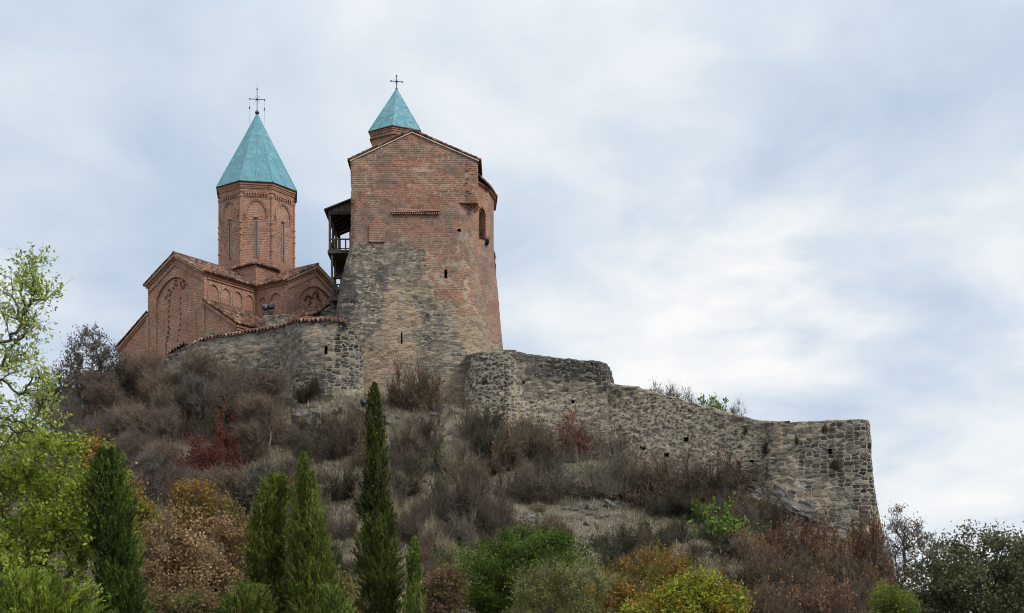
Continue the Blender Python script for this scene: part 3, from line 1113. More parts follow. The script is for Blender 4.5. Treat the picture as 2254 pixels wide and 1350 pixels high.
lt, _s = resample(np.c_[smooth_path(np.c_[lb, lb[:, :1] * 0], 1)], .12)
for z in np.arange(18.0, 34.5, .12):
    py = HY - (z - EYE) / 110.4 * F
    ex = np.interp(py, [540, 600, 690, 770, 930, 1010], [0, .2, .48, .74, 1.15, 1.35])
    row = lt.copy()
    row[:, 0] += ex
    row[:, 1] -= ex * .35
    row[:, 2] = z
    lrows.append(row)
rough_grid('bay_foot', np.array(lrows), M['masonry'], tw, (), dict(dark=[(1068, 600, 8, 60, .4)], warm=[(1090, 720, 20, 60, .7)]), .05, .05, 13,
           brickf=lambda px, py: sstep(800, 700, py) * .9 + .1)
b = MB()
b.bar(fp(0, zb1 + .32, .06), fp(Lb, zb1 - .02, .06), .22, .16)
b.bar((-1.74, 108.5, zb1 - .04), (-1.34, 110.4, zb1 - .04), .22, .16)
b.bar((-1.34, 110.4, zb1 - .04), (-1.45, 113.2, zb1 - .04), .22, .16)
b.build('bay_cornice', M['moulding'], tw)
tiled_roof('bay_roof', tw, (-1.62, 108.1, zb1), (-1.12, 110.5, zb1), (-2.52, 112.0, zb1 + 1.35), (-2.62, 107.0, zb1 + .62), seed=7, sag=.0)
tiled_roof('bay_roof', tw, (-1.12, 110.5, zb1), (-1.3, 113.6, zb1), (-2.52, 115.2, zb1 + 1.35), (-2.52, 112.0, zb1 + 1.35), seed=8, sag=.0)

# turret with hexagonal turquoise roof
TX, TY = X_(873, 112), 112.0
hexa = [(TX + 2.08 * math.cos(a), TY + 2.08 * math.sin(a)) for a in [math.radians(-93.5 + 60 * i) for i in range(6)]]


def hexs(s): return [(TX + (x - TX) * s, TY + (y - TY) * s) for x, y in hexa]


tur = MB().prism(hexa, 39.6, 43.75).prism(hexs(1.035), 43.62, 43.84).prism(hexs(1.065), 43.84, 44.0).prism(hexs(1.095), 44.0, 44.16)
turret = tur.build('turret', M['palace_brick'], tw)
b = MB()
for i in range(6):
    a, c = hexs(1.07)[i], hexs(1.07)[(i + 1) % 6]
    for j in range(12):
        q = (j + .3) / 12
        b.box((a[0] + (c[0] - a[0]) * q, a[1] + (c[1] - a[1]) * q, 43.62), (.10, .10, .12))
b.build('dentil_trim', M['palace_brick'], turret)
b = MB().prism(hexs(1.125), 44.16, 44.21).prism(hexs(1.125), 44.21, 47.95, .02, (TX, TY))
tr = b.build('turret_roof', M['glazed'], tw)
b = MB()
for i in range(6):
    a, c = hexs(1.125)[i], hexs(1.125)[(i + 1) % 6]
    b.tube((*a, 44.22), (TX, TY, 47.95), .035, .03, 6)
    m_ = ((a[0] + c[0]) / 2, (a[1] + c[1]) / 2)
    b.tube((*m_, 44.22), (m_[0] + (TX - m_[0]) * .62, m_[1] + (TY - m_[1]) * .62, 44.22 + 3.73 * .62), .028, .028, 6)
b.build('seam', M['lead'], tr)
b = MB()
for i in range(6):
    b.bar((*hexs(1.13)[i], 44.165), (*hexs(1.13)[(i + 1) % 6], 44.165), .06, .05)
b.build('eave_trim', M['dark_lead'], tr)


def cross(parent, x, y, z0, h, arm, rz, wires=False):
    d = Vector((math.cos(rz), math.sin(rz), 0))
    b = MB()
    c = Vector((x, y, z0))
    zc_ = z0 + h * .56
    b.tube(c, c + Vector((0, 0, h)), .036, .028, 8)
    o = Vector((x, y, zc_))
    b.tube(o - d * arm, o + d * arm, .034, .034, 8)
    b.ball(o, .09)
    for e in (o - d * arm, o + d * arm, c + Vector((0, 0, h))): b.ball(e, .07)
    b.ball((x, y, z0 - .02), .10 if not wires else .19)
    for a in (45, 135, 225, 315):
        q = math.radians(a)
        e = o + d * math.cos(q) * arm * .55 + Vector((0, 0, math.sin(q) * arm * .75))
        b.tube(o, e, .014, .008, 5)
    if wires:
        b.tube((x, y, z0 + h), (x, y, z0 + h + .55), .012, .006, 5)
    cr = b.build('cross', M['iron'], parent)
    if wires:
        for sg, drop in ((-1, .82), (1, .88)):
            b = MB()
            e = o + d * sg * arm
            b.tube(e, e - Vector((0, 0, drop)), .007, .007, 5)
            b.ball(e - Vector((0, 0, drop - .12)), .06)
            b.ball(e - Vector((.03, 0, drop)), .06)
            b.tube(e - Vector((0, 0, drop)), e + d * sg * .03 - Vector((0, 0, drop + 1.35)), .007, .007, 4)
            b.build('hanging_chain', M['iron'], parent)
    return cr


cross(tw, TX, TY, 47.95, 1.02, .44, math.radians(12))

# cable drooping across the stone foot
pts = [P(811, 755, 105.05), P(850, 782, 104.85), P(885, 800, 104.75), P(930, 806, 104.75), P(985, 808, 104.8), P(1022, 802, 105.0)]
b = MB()
for a, c in zip(pts[:-1], pts[1:]): b.tube(a, c, .02, .02, 5)
b.build('cable', M['lamp'], tw)

# wooden balcony and stair on the west side
bal = bpy.data.objects.new('balcony', None)
link(bal, tw)
xo, xi = X_(723.5, 107.2), X_(772, 106)
y0, y1 = 107.2, 113.2
zd, zr, ze, zw = Z_(551, 107.2), Z_(527, 107.2), Z_(466, 107.2), Z_(441, 107.2)
ys = [y0 + .07, y0 + 2.0, y0 + 4.0, y1 - .1]
for y in ys:
    MB().box((xo + .08, y, (zd + ze) / 2), (.17, .17, ze - zd)).build('post', M['wood'], bal)
for y in ys[1:2] + ys[3:]:
    MB().box((xo + .24, y, (28.6 + zd) / 2), (.16, .16, zd - 28.6)).build('post', M['wood'], bal)
MB().box((xo + .24, ys[0], (29.4 + zd) / 2), (.16, .16, zd - 29.4)).build('post', M['wood'], bal)
b = MB().box(((xo + xi) / 2 + .1, (y0 + y1) / 2, zd - .10), (xi - xo + .2, y1 - y0, .08))
b.box(((xo + xi) / 2, y0 - .06, zd - .13), (xi - xo + .14, .12, .26))
b.box((xo - .02, (y0 + y1) / 2, zd - .13), (.12, y1 - y0, .26))
b.build('deck', M['wood'], bal)
b = MB().box(((xo + xi) / 2, y0 - .02, zr), (xi - xo, .09, .09)).box((xo + .05, (y0 + y1) / 2, zr), (.09, y1 - y0, .09))
b.box(((xo + xi) / 2, y0 - .02, zd + .12), (xi - xo, .06, .06)).box((xo + .05, (y0 + y1) / 2, zd + .12), (.06, y1 - y0, .06))
for x in np.linspace(xo + .45, xi - .1, 4): b.box((x, y0 - .02, (zd + zr) / 2), (.10, .06, zr - zd))
for y in np.linspace(y0 + .4, y1 - .3, 13): b.box((xo + .05, y, (zd + zr) / 2), (.06, .10, zr - zd))
b.build('railing', M['wood'], bal)
b = MB()
dz = (zw - ze)
b.add([(xo - .32, y0 - .35, ze + .02), (xi, y0 - .35, zw), (xi, y1 + .2, zw), (xo - .32, y1 + .2, ze + .02),
       (xo - .32, y0 - .35, ze + .10), (xi, y0 - .35, zw + .08), (xi, y1 + .2, zw + .08), (xo - .32, y1 + .2, ze + .10)],
      [(0, 1, 2, 3), (7, 6, 5, 4), (0, 4, 5, 1), (2, 6, 7, 3), (0, 3, 7, 4), (1, 5, 6, 2)])
b.build('balcony_roof', M['dark_lead'], bal)
b = MB().box(((xo + xi) / 2, y0, ze - .12), (xi - xo + .1, .14, .22)).box((xo + .06, (y0 + y1) / 2, ze - .12), (.14, y1 - y0, .2))
for y in np.linspace(y0 + .9, y1 - .2, 6): b.bar((xo, y, ze - .02), (xi, y, zw - .1), .10, .14)
b.build('roof_beam', M['dark_wood'], bal)
MB().add([(xo, y0 - .1, ze - .02), (xi, y0 - .1, ze - .02), (xi, y0 - .1, zw - .08), (xo, y0 - .1, ze + .03),
          (xo, y0 - .06, ze - .02), (xi, y0 - .06, ze - .02), (xi, y0 - .06, zw - .08), (xo, y0 - .06, ze + .03)],
         [(3, 2, 1, 0), (4, 5, 6, 7), (0, 1, 5, 4), (1, 2, 6, 5), (2, 3, 7, 6), (3, 0, 4, 7)]).build('gable_boards', M['wood'], bal)
MB().box((xi - .35, y1 - .2, (zd + zw) / 2), (1.1, .1, zw - zd - .6)).build('door', M['dark_wood'], bal)
# stair: flights running back and forth below the deck
b = MB()
nst = 9
for i in range(nst):
    t = i / (nst - 1)
    b.box((xo + .85, y0 + .3 + t * 3.6, zd - .45 - (1 - t) * 0 - t * 0 - .22 * (nst - 1 - i) * .9), (1.0, .34, .05))
for x in (xo + .36, xo + 1.34):
    b.bar((x, y0 + .1, zd - .55 - .2 * (nst - 1)), (x, y0 + 4.1, zd - .35), .06, .26)
for i in range(7):
    b.box((xo + .8, y0 + 3.4 - i * .32, zd - 2.0 - i * .2), (.9, .32, .05))
b.build('stair', M['wood'], bal)
zl = Z_(654, 107.2)
xl0, xl1 = X_(728, 107.2), X_(748, 107.2)
b = MB().box(((xl0 + xl1) / 2 + .2, y0 + 1.6, zl), (xl1 - xl0 + .5, 3.4, .12)).box(((xl0 + xl1) / 2 + .05, y0 - .12, zl - .16), (xl1 - xl0 + .3, .12, .30))
b.build('landing', M['wood'], bal)
zl2 = Z_(627, 107.2)
b = MB().box(((xl0 + xl1) / 2 + .1, y0 - .05, zl2), (xl1 - xl0 + .3, .08, .10)).box((xl0 + .04, y0 + 1.6, zl2), (.08, 3.2, .10))
for x in np.linspace(xl0 + .25, xl1, 3): b.box((x, y0 - .05, (zl + zl2) / 2), (.09, .06, zl2 - zl))
for y in np.linspace(y0 + .4, y0 + 3, 6): b.box((xl0 + .04, y, (zl + zl2) / 2), (.06, .09, zl2 - zl))
b.build('railing', M['wood'], bal)
b = MB()
b.bar((xl0 + .1, y0 + .2, zl - .2), (xl1 + .6, y0 + .4, zl - 1.3), .14, .14)
b.bar((xl0 + .1, y0 + 2.6, zl - .2), (xl1 + .6, y0 + 2.8, zl - 1.3), .14, .14)
b.build('brace', M['dark_wood'], bal)
for o in tw.children: in_parent(o, tw)

# ================================================================== church
TH = math.radians(54)
CXc, CYc = X_(566, 122), 122.0
ch = empty('church', 'red brick domed church with turquoise spire and crossing gabled arms left of the tower', 'church', (CXc, CYc, 23.0), TH)
ZB = 23.0                                         # parts below are modelled in the church's own axes: x, y horizontal, z = height - ZB
h_, aL, aR = 3.4, 8.98, 6.95
EAV, RID = 33.8 - ZB, 35.65 - ZB
LOWH, LOWE = 31.45 - ZB, 29.15 - ZB                # lean-to roofs of the corner bays: against the arm, at the eave
WB = 7.05


def gable_solid(b, x0, x1, axis):
    def q(a, c, z): return (a, c, z) if axis == 'x' else (c, a, z)
    prof = [(-h_, 0), (h_, 0), (h_, EAV), (0, RID), (-h_, EAV)]
    vs = [q(x0, c, z) for c, z in prof] + [q(x1, c, z) for c, z in prof]
    b.add(vs, [(0, 1, 2, 3, 4), (9, 8, 7, 6, 5)] + [(i, 5 + i, 5 + (i + 1) % 5, (i + 1) % 5) for i in range(5)])


b = MB()
gable_solid(b, -aL, aL, 'x')
b.build('nave_wall', M['brick'], ch)
b = MB()
gable_solid(b, -aR, -h_ + .01, 'y')
gable_solid(b, h_ - .01, aR, 'y')
b.build('transept_wall', M['brick'], ch)
MB().box((0, 0, 33.5 - ZB + 1.02), (2 * h_ - .02, 2 * h_ - .02, 2.3)).build('drum_base', M['brick'], ch)
# corner bays, each with its lean-to roof (roof falls away from the nave arm)
for sx in (-1, 1):
    for sy in (-1, 1):
        xa, xb = (sx * (aL - .004), sx * (h_ - .02))
        ya, yb = sy * (h_ - .02), sy * WB
        b = MB()
        vs = []
        for x in (xa, xb):
            vs += [(x, ya, 0), (x, yb, 0), (x, yb, LOWE), (x, ya, LOWH)]
        b.add(vs, [(0, 1, 2, 3), (7, 6, 5, 4), (0, 4, 5, 1), (1, 5, 6, 2), (2, 6, 7, 3), (3, 7, 4, 0)])
        b.build('corner_bay', M['brick'], ch)
        xo_, xi_ = sx * (aL + .22), sx * (h_ - .3)
        e0, e1 = (xo_, yb + sy * .3, LOWE - .10), (xi_, yb + sy * .3, LOWE - .10)
        r1, r0 = (xi_, ya, LOWH + .05), (xo_, ya, LOWH + .05)
        tiled_roof('bay_roof', ch, e0, e1, r1, r0, seed=20 + sx + 2 * sy, sag=.06)
        b = MB()
        b.bar((sx * (aL + .07), ya, LOWH - .09), (sx * (aL + .07), yb + sy * .1, LOWE - .20), .2, .17)
        b.bar((sx * (aL + .1), yb + sy * .09, LOWE - .22), (xi_, yb + sy * .09, LOWE - .22), .2, .2)
        b.bar((sx * (aL + .03), ya, LOWH - .26), (sx * (aL + .03), yb + sy * .05, LOWE - .38), .12, .15)
        b.bar((sx * (aL + .03), yb + sy * .04, LOWE - .42), (xi_, yb + sy * .04, LOWE - .42), .12, .15)
        b.build('cornice', M['moulding'], ch)


def arm(d, L, seed):
    """roof and mouldings of one arm; d = outward unit vector"""
    d = Vector((*d, 0))
    s = Vector((-d.y, d.x, 0))
    top = L + .26
    for sg in (-1, 1):
        e0, e1 = d * (h_ - 1.2) + s * sg * (h_ + .32), d * top + s * sg * (h_ + .32)
        r1, r0 = d * top, d * 1.0
        ze_ = EAV - .12
        a = [(*e0.xy, ze_), (*e1.xy, ze_), (*r1.xy, RID + .06), (*r0.xy, RID + .06)]
        if sg < 0: a = [a[1], a[0], a[3], a[2]]
        tiled_roof('roof', ch, *a, seed=seed + sg, sag=.07)
        b = MB()
        for k, (off, w, hh, dn) in enumerate(((.16, .30, .13, .13), (.09, .20, .15, .28))):
            b.bar(d * (L + off - .1) + s * sg * (h_ + off) + Vector((0, 0, EAV - dn)), d * (L + off - .1) + Vector((0, 0, RID - dn + .05)), w, hh)
            b.bar(d * (h_ - .2) + s * sg * (h_ + off - .1) + Vector((0, 0, EAV - dn)), d * (L + off) + s * sg * (h_ + off - .1) + Vector((0, 0, EAV - dn)), w, hh)
        b.build('pale_cornice' if k < 0 else 'cornice', M['moulding'], ch)
        b = MB()
        b.bar(d * (L + .17) + s * sg * (h_ + .14) + Vector((0, 0, EAV - .03)), d * (L + .17) + Vector((0, 0, RID + .05)), .10, .15)
        b.build('verge_moulding', M['pale_band'], ch)
    b = MB()
    b.tube(d * (L + .28) + Vector((0, 0, RID + .17)), d * 2.8 + Vector((0, 0, RID + .17)), .10, .10, 8)
    b.build('ridge_tiles', M['tiles'], ch)


for i, (d, L) in enumerate((((-1, 0), aL), ((0, -1), aR), ((1, 0), aL), ((0, 1), aR))): arm(d, L, 40 + 5 * i)

# small tiled caps on the corners of the drum's square base
for sx in (-1, 1):
    for sy in (-1, 1):
        c = (sx * (h_ + .2), sy * (h_ + .2), 35.62 - ZB)
        p1, p2 = (sx * (h_ + .2), sy * .6, 35.62 - ZB), (sx * .6, sy * (h_ + .2), 35.62 - ZB)
        q = 2.25
        a = [c, p1, (sx * q, sy * .6, 36.15 - ZB), (sx * q, sy * q, 36.15 - ZB)]
        c2 = [p2, c, (sx * q, sy * q, 36.15 - ZB), (sx * .6, sy * q, 36.15 - ZB)]
        if sx * sy > 0: a, c2 = [a[1], a[0], a[3], a[2]], [c2[1], c2[0], c2[3], c2[2]]
        tiled_roof('corner_cap', ch, *a, seed=60, sag=0)
        tiled_roof('corner_cap', ch, *c2, seed=61, sag=0)


def pointed(cx_, z0, zs_, w, rise, n=8):
    """outline of a pointed arch: jambs from z0 to the spring zs_, apex zs_ + rise"""
    L = [(cx_ - w, z0), (cx_ - w, zs_)]
    for i in range(1, n + 1):
        t = i / n
        L.append((cx_ - w * (1 - t ** 1.75) if t < 1 else cx_, zs_ + rise * (1 - (1 - t) ** 1.55)))
    R = [(2 * cx_ - x, z) for x, z in L[::-1][1:]]
    return L + R


def framed_window(parent, fr, cx_, z0, z1, w, name='slit_window'):
    """narrow round-headed slit: stone surround standing proud, glazed slot set inside"""
    n = 5
    inn = [(cx_ - w, z0)] + [(cx_ - w * math.cos(a), z1 - w + w * math.sin(a)) for a in np.linspace(0, math.pi, n)] + [(cx_ + w, z0)]
    b = MB().band(fr, inn, .075, -.02, .075)
    f_ = b.build(name, M['frame'], parent)
    MB().plate(fr, inn, -.03, .012).build('pane', M['pane'], f_)
    return f_


def local_frame(pt, n):
    n = Vector((*n, 0))
    t = Vector((-n.y, n.x, 0))
    return (Vector(pt), t, n)


# blind arches, stepped crosses and slit windows on the gables
def stepped(b, fr, cells, u, d0=-.03, d1=.035):
    for x, z, w, hh in cells: b.plate(fr, [(x, z), (x + w, z), (x + w, z + hh), (x, z + hh)], d0, d1)


for (pt, n, big) in (((-aL - .006, 0, 0), (-1, 0), True), ((0, -aR, 0), (0, -1), False)):
    fr = local_frame(pt, n)
    # s runs to the viewer's right on both faces
    sp = 30.6 - ZB if big else 31.0 - ZB
    A = pointed(0, 26.5 - ZB if big else 29 - ZB, sp + 1.2, 2.25 if big else 2.15, 2.05 if big else 1.75, 12)
    A = [(x, max(z, 28.2 - ZB)) for x, z in A]
    b = MB().band(fr, A, .22, -.03, .09).band(fr, A, .09, -.03, .13)
    b.build('blind_arch', M['brick'], ch)
    b = MB().band(fr, [(-h_ + .15, EAV - .75), (0, RID - .78), (h_ - .15, EAV - .75)], .10, -.02, .07)
    b.build('string_course', M['moulding'], ch)
    r = random.Random(3)
    cells = []
    if big:
        zc_ = 33.0 - ZB
        for (x, z) in ((0, .75), (-.06, .5), (-.22, .25), (.05, .12), (-.3, -.05), (-.95, -.1), (-.72, -.3), (-1.05, -.45), (-1.3, -.65), (-.78, -.55), (.55, .22), (.82, .28), (.65, .0), (1.05, -.02), (.78, -.2)):
            cells.append((x + r.uniform(-.05, .05), zc_ + z, r.uniform(.13, .30), .15))
        for x0, zz in ((-.85, 4), (.55, 4)):
            for i in range(9): cells.append((x0 + r.uniform(-.05, .05) - (.08 * (i - 4) if i > 4 else 0), zc_ - 1.0 - i * .42, .10 + .06 * (i % 3 == 0), .15))
        for i in range(6): cells.append((-.75 - i * .1, zc_ - 3.3 - i * .3, .13, .16))
    else:
        zc_ = 32.55 - ZB
        for i, x in enumerate((0, .22, .22, .45, .45, .68, .68)):
            pass
        step = [(0, .9), (.22, .65), (.22, .4), (.45, .15), (.68, -.1), (.9, -.35), (1.1, -.6), (-.25, .7), (-.45, .4), (-.7, .25), (-.95, .35), (-1.2, .15), (-.75, -.1), (-.75, -.35), (-1.3, -.05), (.05, .55), (.6, .2), (1.0, -.1)]
        for x, z in step:
            cells.append((x - .04, zc_ + z, .13, .27))
            cells.append((x - .1, zc_ + z - .02, .28, .11))
    b = MB()
    stepped(b, fr, cells, 1)
    b.build('relief_brick', M['dark_brick'], ch)
    if big:
        for cx_ in (-1.05, 1.05): framed_window(ch, fr, cx_, 25.4 - ZB, 28.6 - ZB, .10)
        b = MB()
        for sg in (-1, 1): b.plate(fr, [(sg * (h_ - .02) - .12, 0), (sg * (h_ - .02) + .12, 0), (sg * (h_ - .02) + .12, LOWH - .3), (sg * (h_ - .02) - .12, LOWH - .3)], -.02, .09)
        b.build('pilaster', M['brick'], ch)
        # aisle front: a band and a blind arch
        b = MB().plate(fr, [(-6.1, 27.55 - ZB), (-4.2, 27.55 - ZB), (-4.2, 27.75 - ZB), (-6.1, 27.75 - ZB)], -.02, .13)
        b.band(fr, pointed(-5.1, 24 - ZB, 26.2 - ZB, .8, .9), .16, -.02, .10)
        b.build('string_course', M['moulding'], ch)

# round-headed blind arcades along the side walls of the arms
fr = local_frame((0, -h_, 0), (0, -1))
for i in range(4):
    cx_ = -aL + .95 + i * 1.28
    b = MB().band(fr, pointed(cx_, 30.6 - ZB, 32.35 - ZB, .46, .55, 6), .16, -.02, .10)
    b.build('blind_arch', M['brick'], ch)
b = MB().plate(fr, [(-aL + .3, 33.25 - ZB), (-h_, 33.25 - ZB), (-h_, 33.36 - ZB), (-aL + .3, 33.36 - ZB)], -.02, .08)
b.build('string_course', M['moulding'], ch)
fr = local_frame((-h_, 0, 0), (-1, 0))
for cx_, w in ((h_ + .85, .5), (h_ + 2.35, .62)):
    b = MB().band(fr, pointed(cx_, 29.6 - ZB, 32.15 - ZB + (w - .5), w, .6, 6), .16, -.02, .10)
    b.build('blind_arch', M['brick'], ch)

# drum
AP = 3.10
RO = AP / math.cos(math.radians(22.5))


def octo(s=1.0): return [(RO * s * math.cos(math.radians(22.5 + 45 * i)), RO * s * math.sin(math.radians(22.5 + 45 * i))) for i in range(8)]


D0, D1 = 34.0 - ZB, 42.75 - ZB
MB().prism(octo(), D0, D1).build('drum', M['brick'], ch)
b = MB()
for s_, z0, z1 in ((1.02, -.62, -.50), (1.02, -.28, -.16), (1.035, -.16, -.02), (1.058, -.02, .12), (1.045, .12, .20)):
    b.prism(octo(s_), D1 + z0, D1 + z1)
b.build('drum_cornice', M['moulding'], ch)
MB().prism(octo(1.025), 35.1 - ZB, 36.05 - ZB).prism(octo(1.012), 36.05 - ZB, 36.25 - ZB).build('drum_plinth', M['brick'], ch)
b = MB()
for x, y in octo():
    b.tube((x, y, 35.8 - ZB), (x, y, 41.9 - ZB), .10, .10, 8)
    for zz in (37.3, 38.6, 39.1, 39.6, 41.8): b.ball((x, y, zz - ZB), .155, 8)
b.build('colonnette', M['brick'], ch)
for i in range(8):
    a = math.radians(45 * i)
    n = (math.cos(a), math.sin(a))
    fr = local_frame((AP * n[0], AP * n[1], 0), n)
    b = MB().band(fr, pointed(0, 40.0 - ZB, 40.35 - ZB, .78, 1.08, 10), .11, -.02, .08).band(fr, pointed(0, 40.2 - ZB, 40.35 - ZB, .89, 1.2, 10), .10, -.02, .12)
    b.build('blind_arch', M['brick'], ch)
    b = MB()
    for j in range(9):
        x = -.92 + j * .22
        b.plate(fr, [(x, 41.78 - ZB), (x + .10, 41.78 - ZB), (x + .10, 42.02 - ZB), (x, 42.02 - ZB)], -.02, .11)
    b.plate(fr, [(-1.0, 42.02 - ZB), (1.02, 42.02 - ZB), (1.02, 42.1 - ZB), (-1.0, 42.1 - ZB)], -.02, .11)
    b.plate(fr, [(-.18, 40.0 - ZB), (.18, 40.0 - ZB), (.18, 40.1 - ZB), (-.18, 40.1 - ZB)], -.02, .14)
    b.build('dentil_trim', M['brick'], ch)
    framed_window(ch, fr, 0, 36.7 - ZB, 39.75 - ZB, .085)
# spire
S0, S1 = D1 + .20, 49.9 - ZB
b = MB().prism(octo(1.075), S0, S0 + .05).prism(octo(1.075), S0 + .05, S1, .018)
spire = b.build('spire_roof', M['glazed'], ch)
b = MB()
for i, (x, y) in enumerate(octo(1.075)):
    b.tube((x, y, S0 + .05), (0, 0, S1), .06, .035, 6)
    x2, y2 = octo(1.075)[(i + 1) % 8]
    mx, my = (x + x2) / 2, (y + y2) / 2
    t = .60
    b.tube((mx, my, S0 + .05), (mx * (1 - t), my * (1 - t), S0 + .05 + (S1 - S0) * t), .045, .04, 6)
b.build('seam', M['lead'], spire)
b = MB()
for i in range(8): b.bar((*octo(1.08)[i], S0), (*octo(1.08)[(i + 1) % 8], S0), .07, .06)
b.build('eave_trim', M['dark_lead'], spire)
cross(ch, 0, 0, S1 + .12, 2.0, .62, math.radians(10) - TH, True)

# ================================================================== tiled annex between church and tower
an = empty('tiled_annex', 'low lean-to building with mossy tiled roof between the church and the tower', 'outbuilding', (X_(690, 110), 110, 26))
A = [P(640, 712, 108.6), P(745, 690, 108.2), P(742, 652, 111.2), P(628, 693, 112.4)]
tiled_roof('roof', an, P(636, 706, 108.8), P(700, 690, 108.4), P(742, 655, 110.6), P(628, 694, 112.0), seed=70, sag=.08)
b = MB()
w = [P(640, 712, 108.9), P(742, 694, 108.7), P(742, 662, 110.4)]
b.add([(w[0][0], w[0][1], 24), (w[1][0], w[1][1], 24), (w[1][0] + .1, 112, 24), (w[0][0] - .6, 112.5, 24),
       (w[0][0], w[0][1], Z_(711, 108.9)), (w[1][0], w[1][1], Z_(672, 108.7)), (w[1][0] + .1, 110.4, Z_(661, 110.4)), (w[0][0] - .6, 112.0, Z_(697, 112.0))],
      [(0, 1, 5, 4), (1, 2, 6, 5), (2, 3, 7, 6), (3, 0, 4, 7), (4, 5, 6, 7)])
me = b.mesh('stone_wall')
at = me.attributes.new('dark', 'FLOAT', 'POINT')
at.data.foreach_set('value', np.full(len(me.vertices), .6, np.float32))
obj('stone_wall', me, M['masonry'], an)
for o in an.children: in_parent(o, an)

# ================================================================== round bastion, west wall, east walls
ba = empty('round_bastion', 'rounded rubble bastion with wavy tile coping below the wooden balcony', 'bastion', (X_(715, 104), 104, 20))
zs_b = dict(dark=[(770, 770, 40, 100, .8), (700, 850, 80, 60, .62), (655, 800, 22, 110, .5), (780, 720, 30, 40, .8)], warm=[(690, 735, 45, 22, .62), (740, 720, 20, 14, .5)], coursed=[(765, 810, 60, 100, .72), (690, 850, 80, 60, .5)], pale=[(690, 730, 50, 14, .25)])
pth, nr = stone_wall('stone_wall', ba, [(630, 107.2, 716), (640, 105.6, 713), (655, 104.3, 709), (690, 103.6, 707), (735, 103.4, 707), (765, 103.5, 711), (785, 103.7, 742), (794, 103.9, 770), (799, 104.2, 790), (801, 106.2, 790)], 2, 1.2, .03, 21, zs_b,
                     [('loophole', 718, 772, 6, 17), ('putlog_hole', 782, 722, 5, 5)], .10, .07, .10)
coping(ba, pth, nr, 634, 765)
for o in ba.children: in_parent(o, ba)

wl = empty('west_wall', 'tile-topped rubble wall running down from the round bastion past the church', 'wall', (X_(500, 109), 109, 20))
pth, nr = stone_wall('stone_wall', wl, [(350, 113.5, 800), (372, 113, 778), (405, 112, 762), (435, 111, 751), (500, 109.8, 741), (560, 108.6, 731), (610, 107.6, 722), (640, 107, 713)], 1, 1.1, .02, 22,
                     dict(dark=[(610, 810, 40, 80, .45), (500, 770, 20, 14, .35), (380, 790, 30, 30, .4)], warm=[(540, 765, 60, 30, .62), (460, 770, 50, 20, .5), (600, 750, 30, 20, .5)], pale=[(520, 755, 90, 20, .3)], cobble=[]), [], .12)
coping(wl, pth, nr, 436, 640)
coping(wl, pth, nr, 368, 412, rise=.25)
for o in wl.children: in_parent(o, wl)

rs = empty('ruined_wall', 'broken stub of pale rubble wall rising behind the tiled west wall', 'wall', (X_(470, 112), 112, 24))
stone_wall('stone_wall', rs, [(428, 112.4, 750), (450, 112.2, 732), (465, 112, 719), (478, 111.9, 724), (496, 111.6, 742), (512, 111.4, 745), (530, 111.2, 748)], 1, .9, .0, 23, dict(warm=[(470, 730, 40, 30, .5)]), [], .25, zbot=25)
for o in rs.children: in_parent(o, rs)
sb = empty('stone_pier', 'small flat-topped rubble pier carrying the twin floodlights before the church', 'wall', (X_(615, 110), 110, 24))
stone_wall('stone_wall', sb, [(578, 111.2, 697), (580, 110.3, 695), (600, 109.9, 694), (640, 109.4, 694), (648, 109.6, 695), (652, 110.6, 696)], 0, 1.2, .0, 24, dict(warm=[(610, 705, 40, 20, .3)]), [], .05, zbot=25)
for o in sb.children: in_parent(o, sb)

e1 = empty('stepped_bastion', 'dark topped rubble bastion abutting the right foot of the tower', 'bastion', (X_(1180, 102), 102, 18))
stone_wall('stone_wall', e1, [(1024, 107, 790), (1025, 104.2, 788), (1030, 103.0, 782), (1050, 102.4, 775), (1095, 101.9, 772), (1128, 101.5, 774), (1140, 102.2, 776), (1160, 102.6, 780), (1230, 102.4, 789), (1300, 102.1, 796), (1330, 102.0, 799), (1342, 102.5, 812), (1349, 103.6, 846), (1351, 106, 850)], 1, 1.6, .035, 25,
           dict(dark=[(1250, 815, 110, 30, 1), (1330, 830, 26, 45, .95), (1080, 830, 70, 80, .62), (1040, 800, 40, 30, .8), (1160, 785, 90, 18, .85), (1090, 890, 50, 70, .5)],
                warm=[(1160, 930, 60, 60, .5), (1210, 850, 50, 20, .35)], cobble=[(1085, 870, 70, 130, 1), (1230, 900, 120, 40, .75), (1130, 900, 30, 80, 1)]),
           [('putlog_hole', 1261, 885, 7, 7), ('putlog_hole', 1153, 842, 7, 5), ('putlog_hole', 1060, 928, 6, 9)], .10, crest=.10)
for o in e1.children: in_parent(o, e1)

e2 = empty('curtain_wall', 'long sloping cobble curtain wall running down the hill to the corner bastion', 'wall', (X_(1520, 99), 99, 14))
stone_wall('stone_wall', e2, [(1322, 102.4, 842), (1360, 101.8, 848), (1400, 101.2, 853), (1450, 100.5, 866), (1500, 99.9, 880), (1550, 99.2, 894), (1600, 98.5, 908), (1650, 97.9, 921), (1700, 97.3, 930), (1720, 97.1, 933)], 1, 1.3, .03, 26,
           dict(dark=[(1420, 890, 90, 30, .42), (1640, 950, 40, 30, .4), (1500, 900, 150, 14, .45), (1560, 940, 60, 30, .35)], warm=[(1440, 1000, 60, 40, .5), (1350, 950, 40, 20, .4), (1560, 980, 60, 40, .45), (1620, 960, 50, 30, .35)],
                cobble=[(1450, 930, 170, 70, 1), (1580, 990, 120, 70, .85), (1380, 960, 80, 60, 1)]),
           [('putlog_hole', 1416, 987, 12, 8), ('putlog_hole', 1466, 1002, 10, 9), ('putlog_hole', 1509, 967, 10, 10), ('putlog_hole', 1654, 1016, 9, 6), ('putlog_hole', 1395, 1015, 6, 6)], .10)
for o in e2.children: in_parent(o, e2)

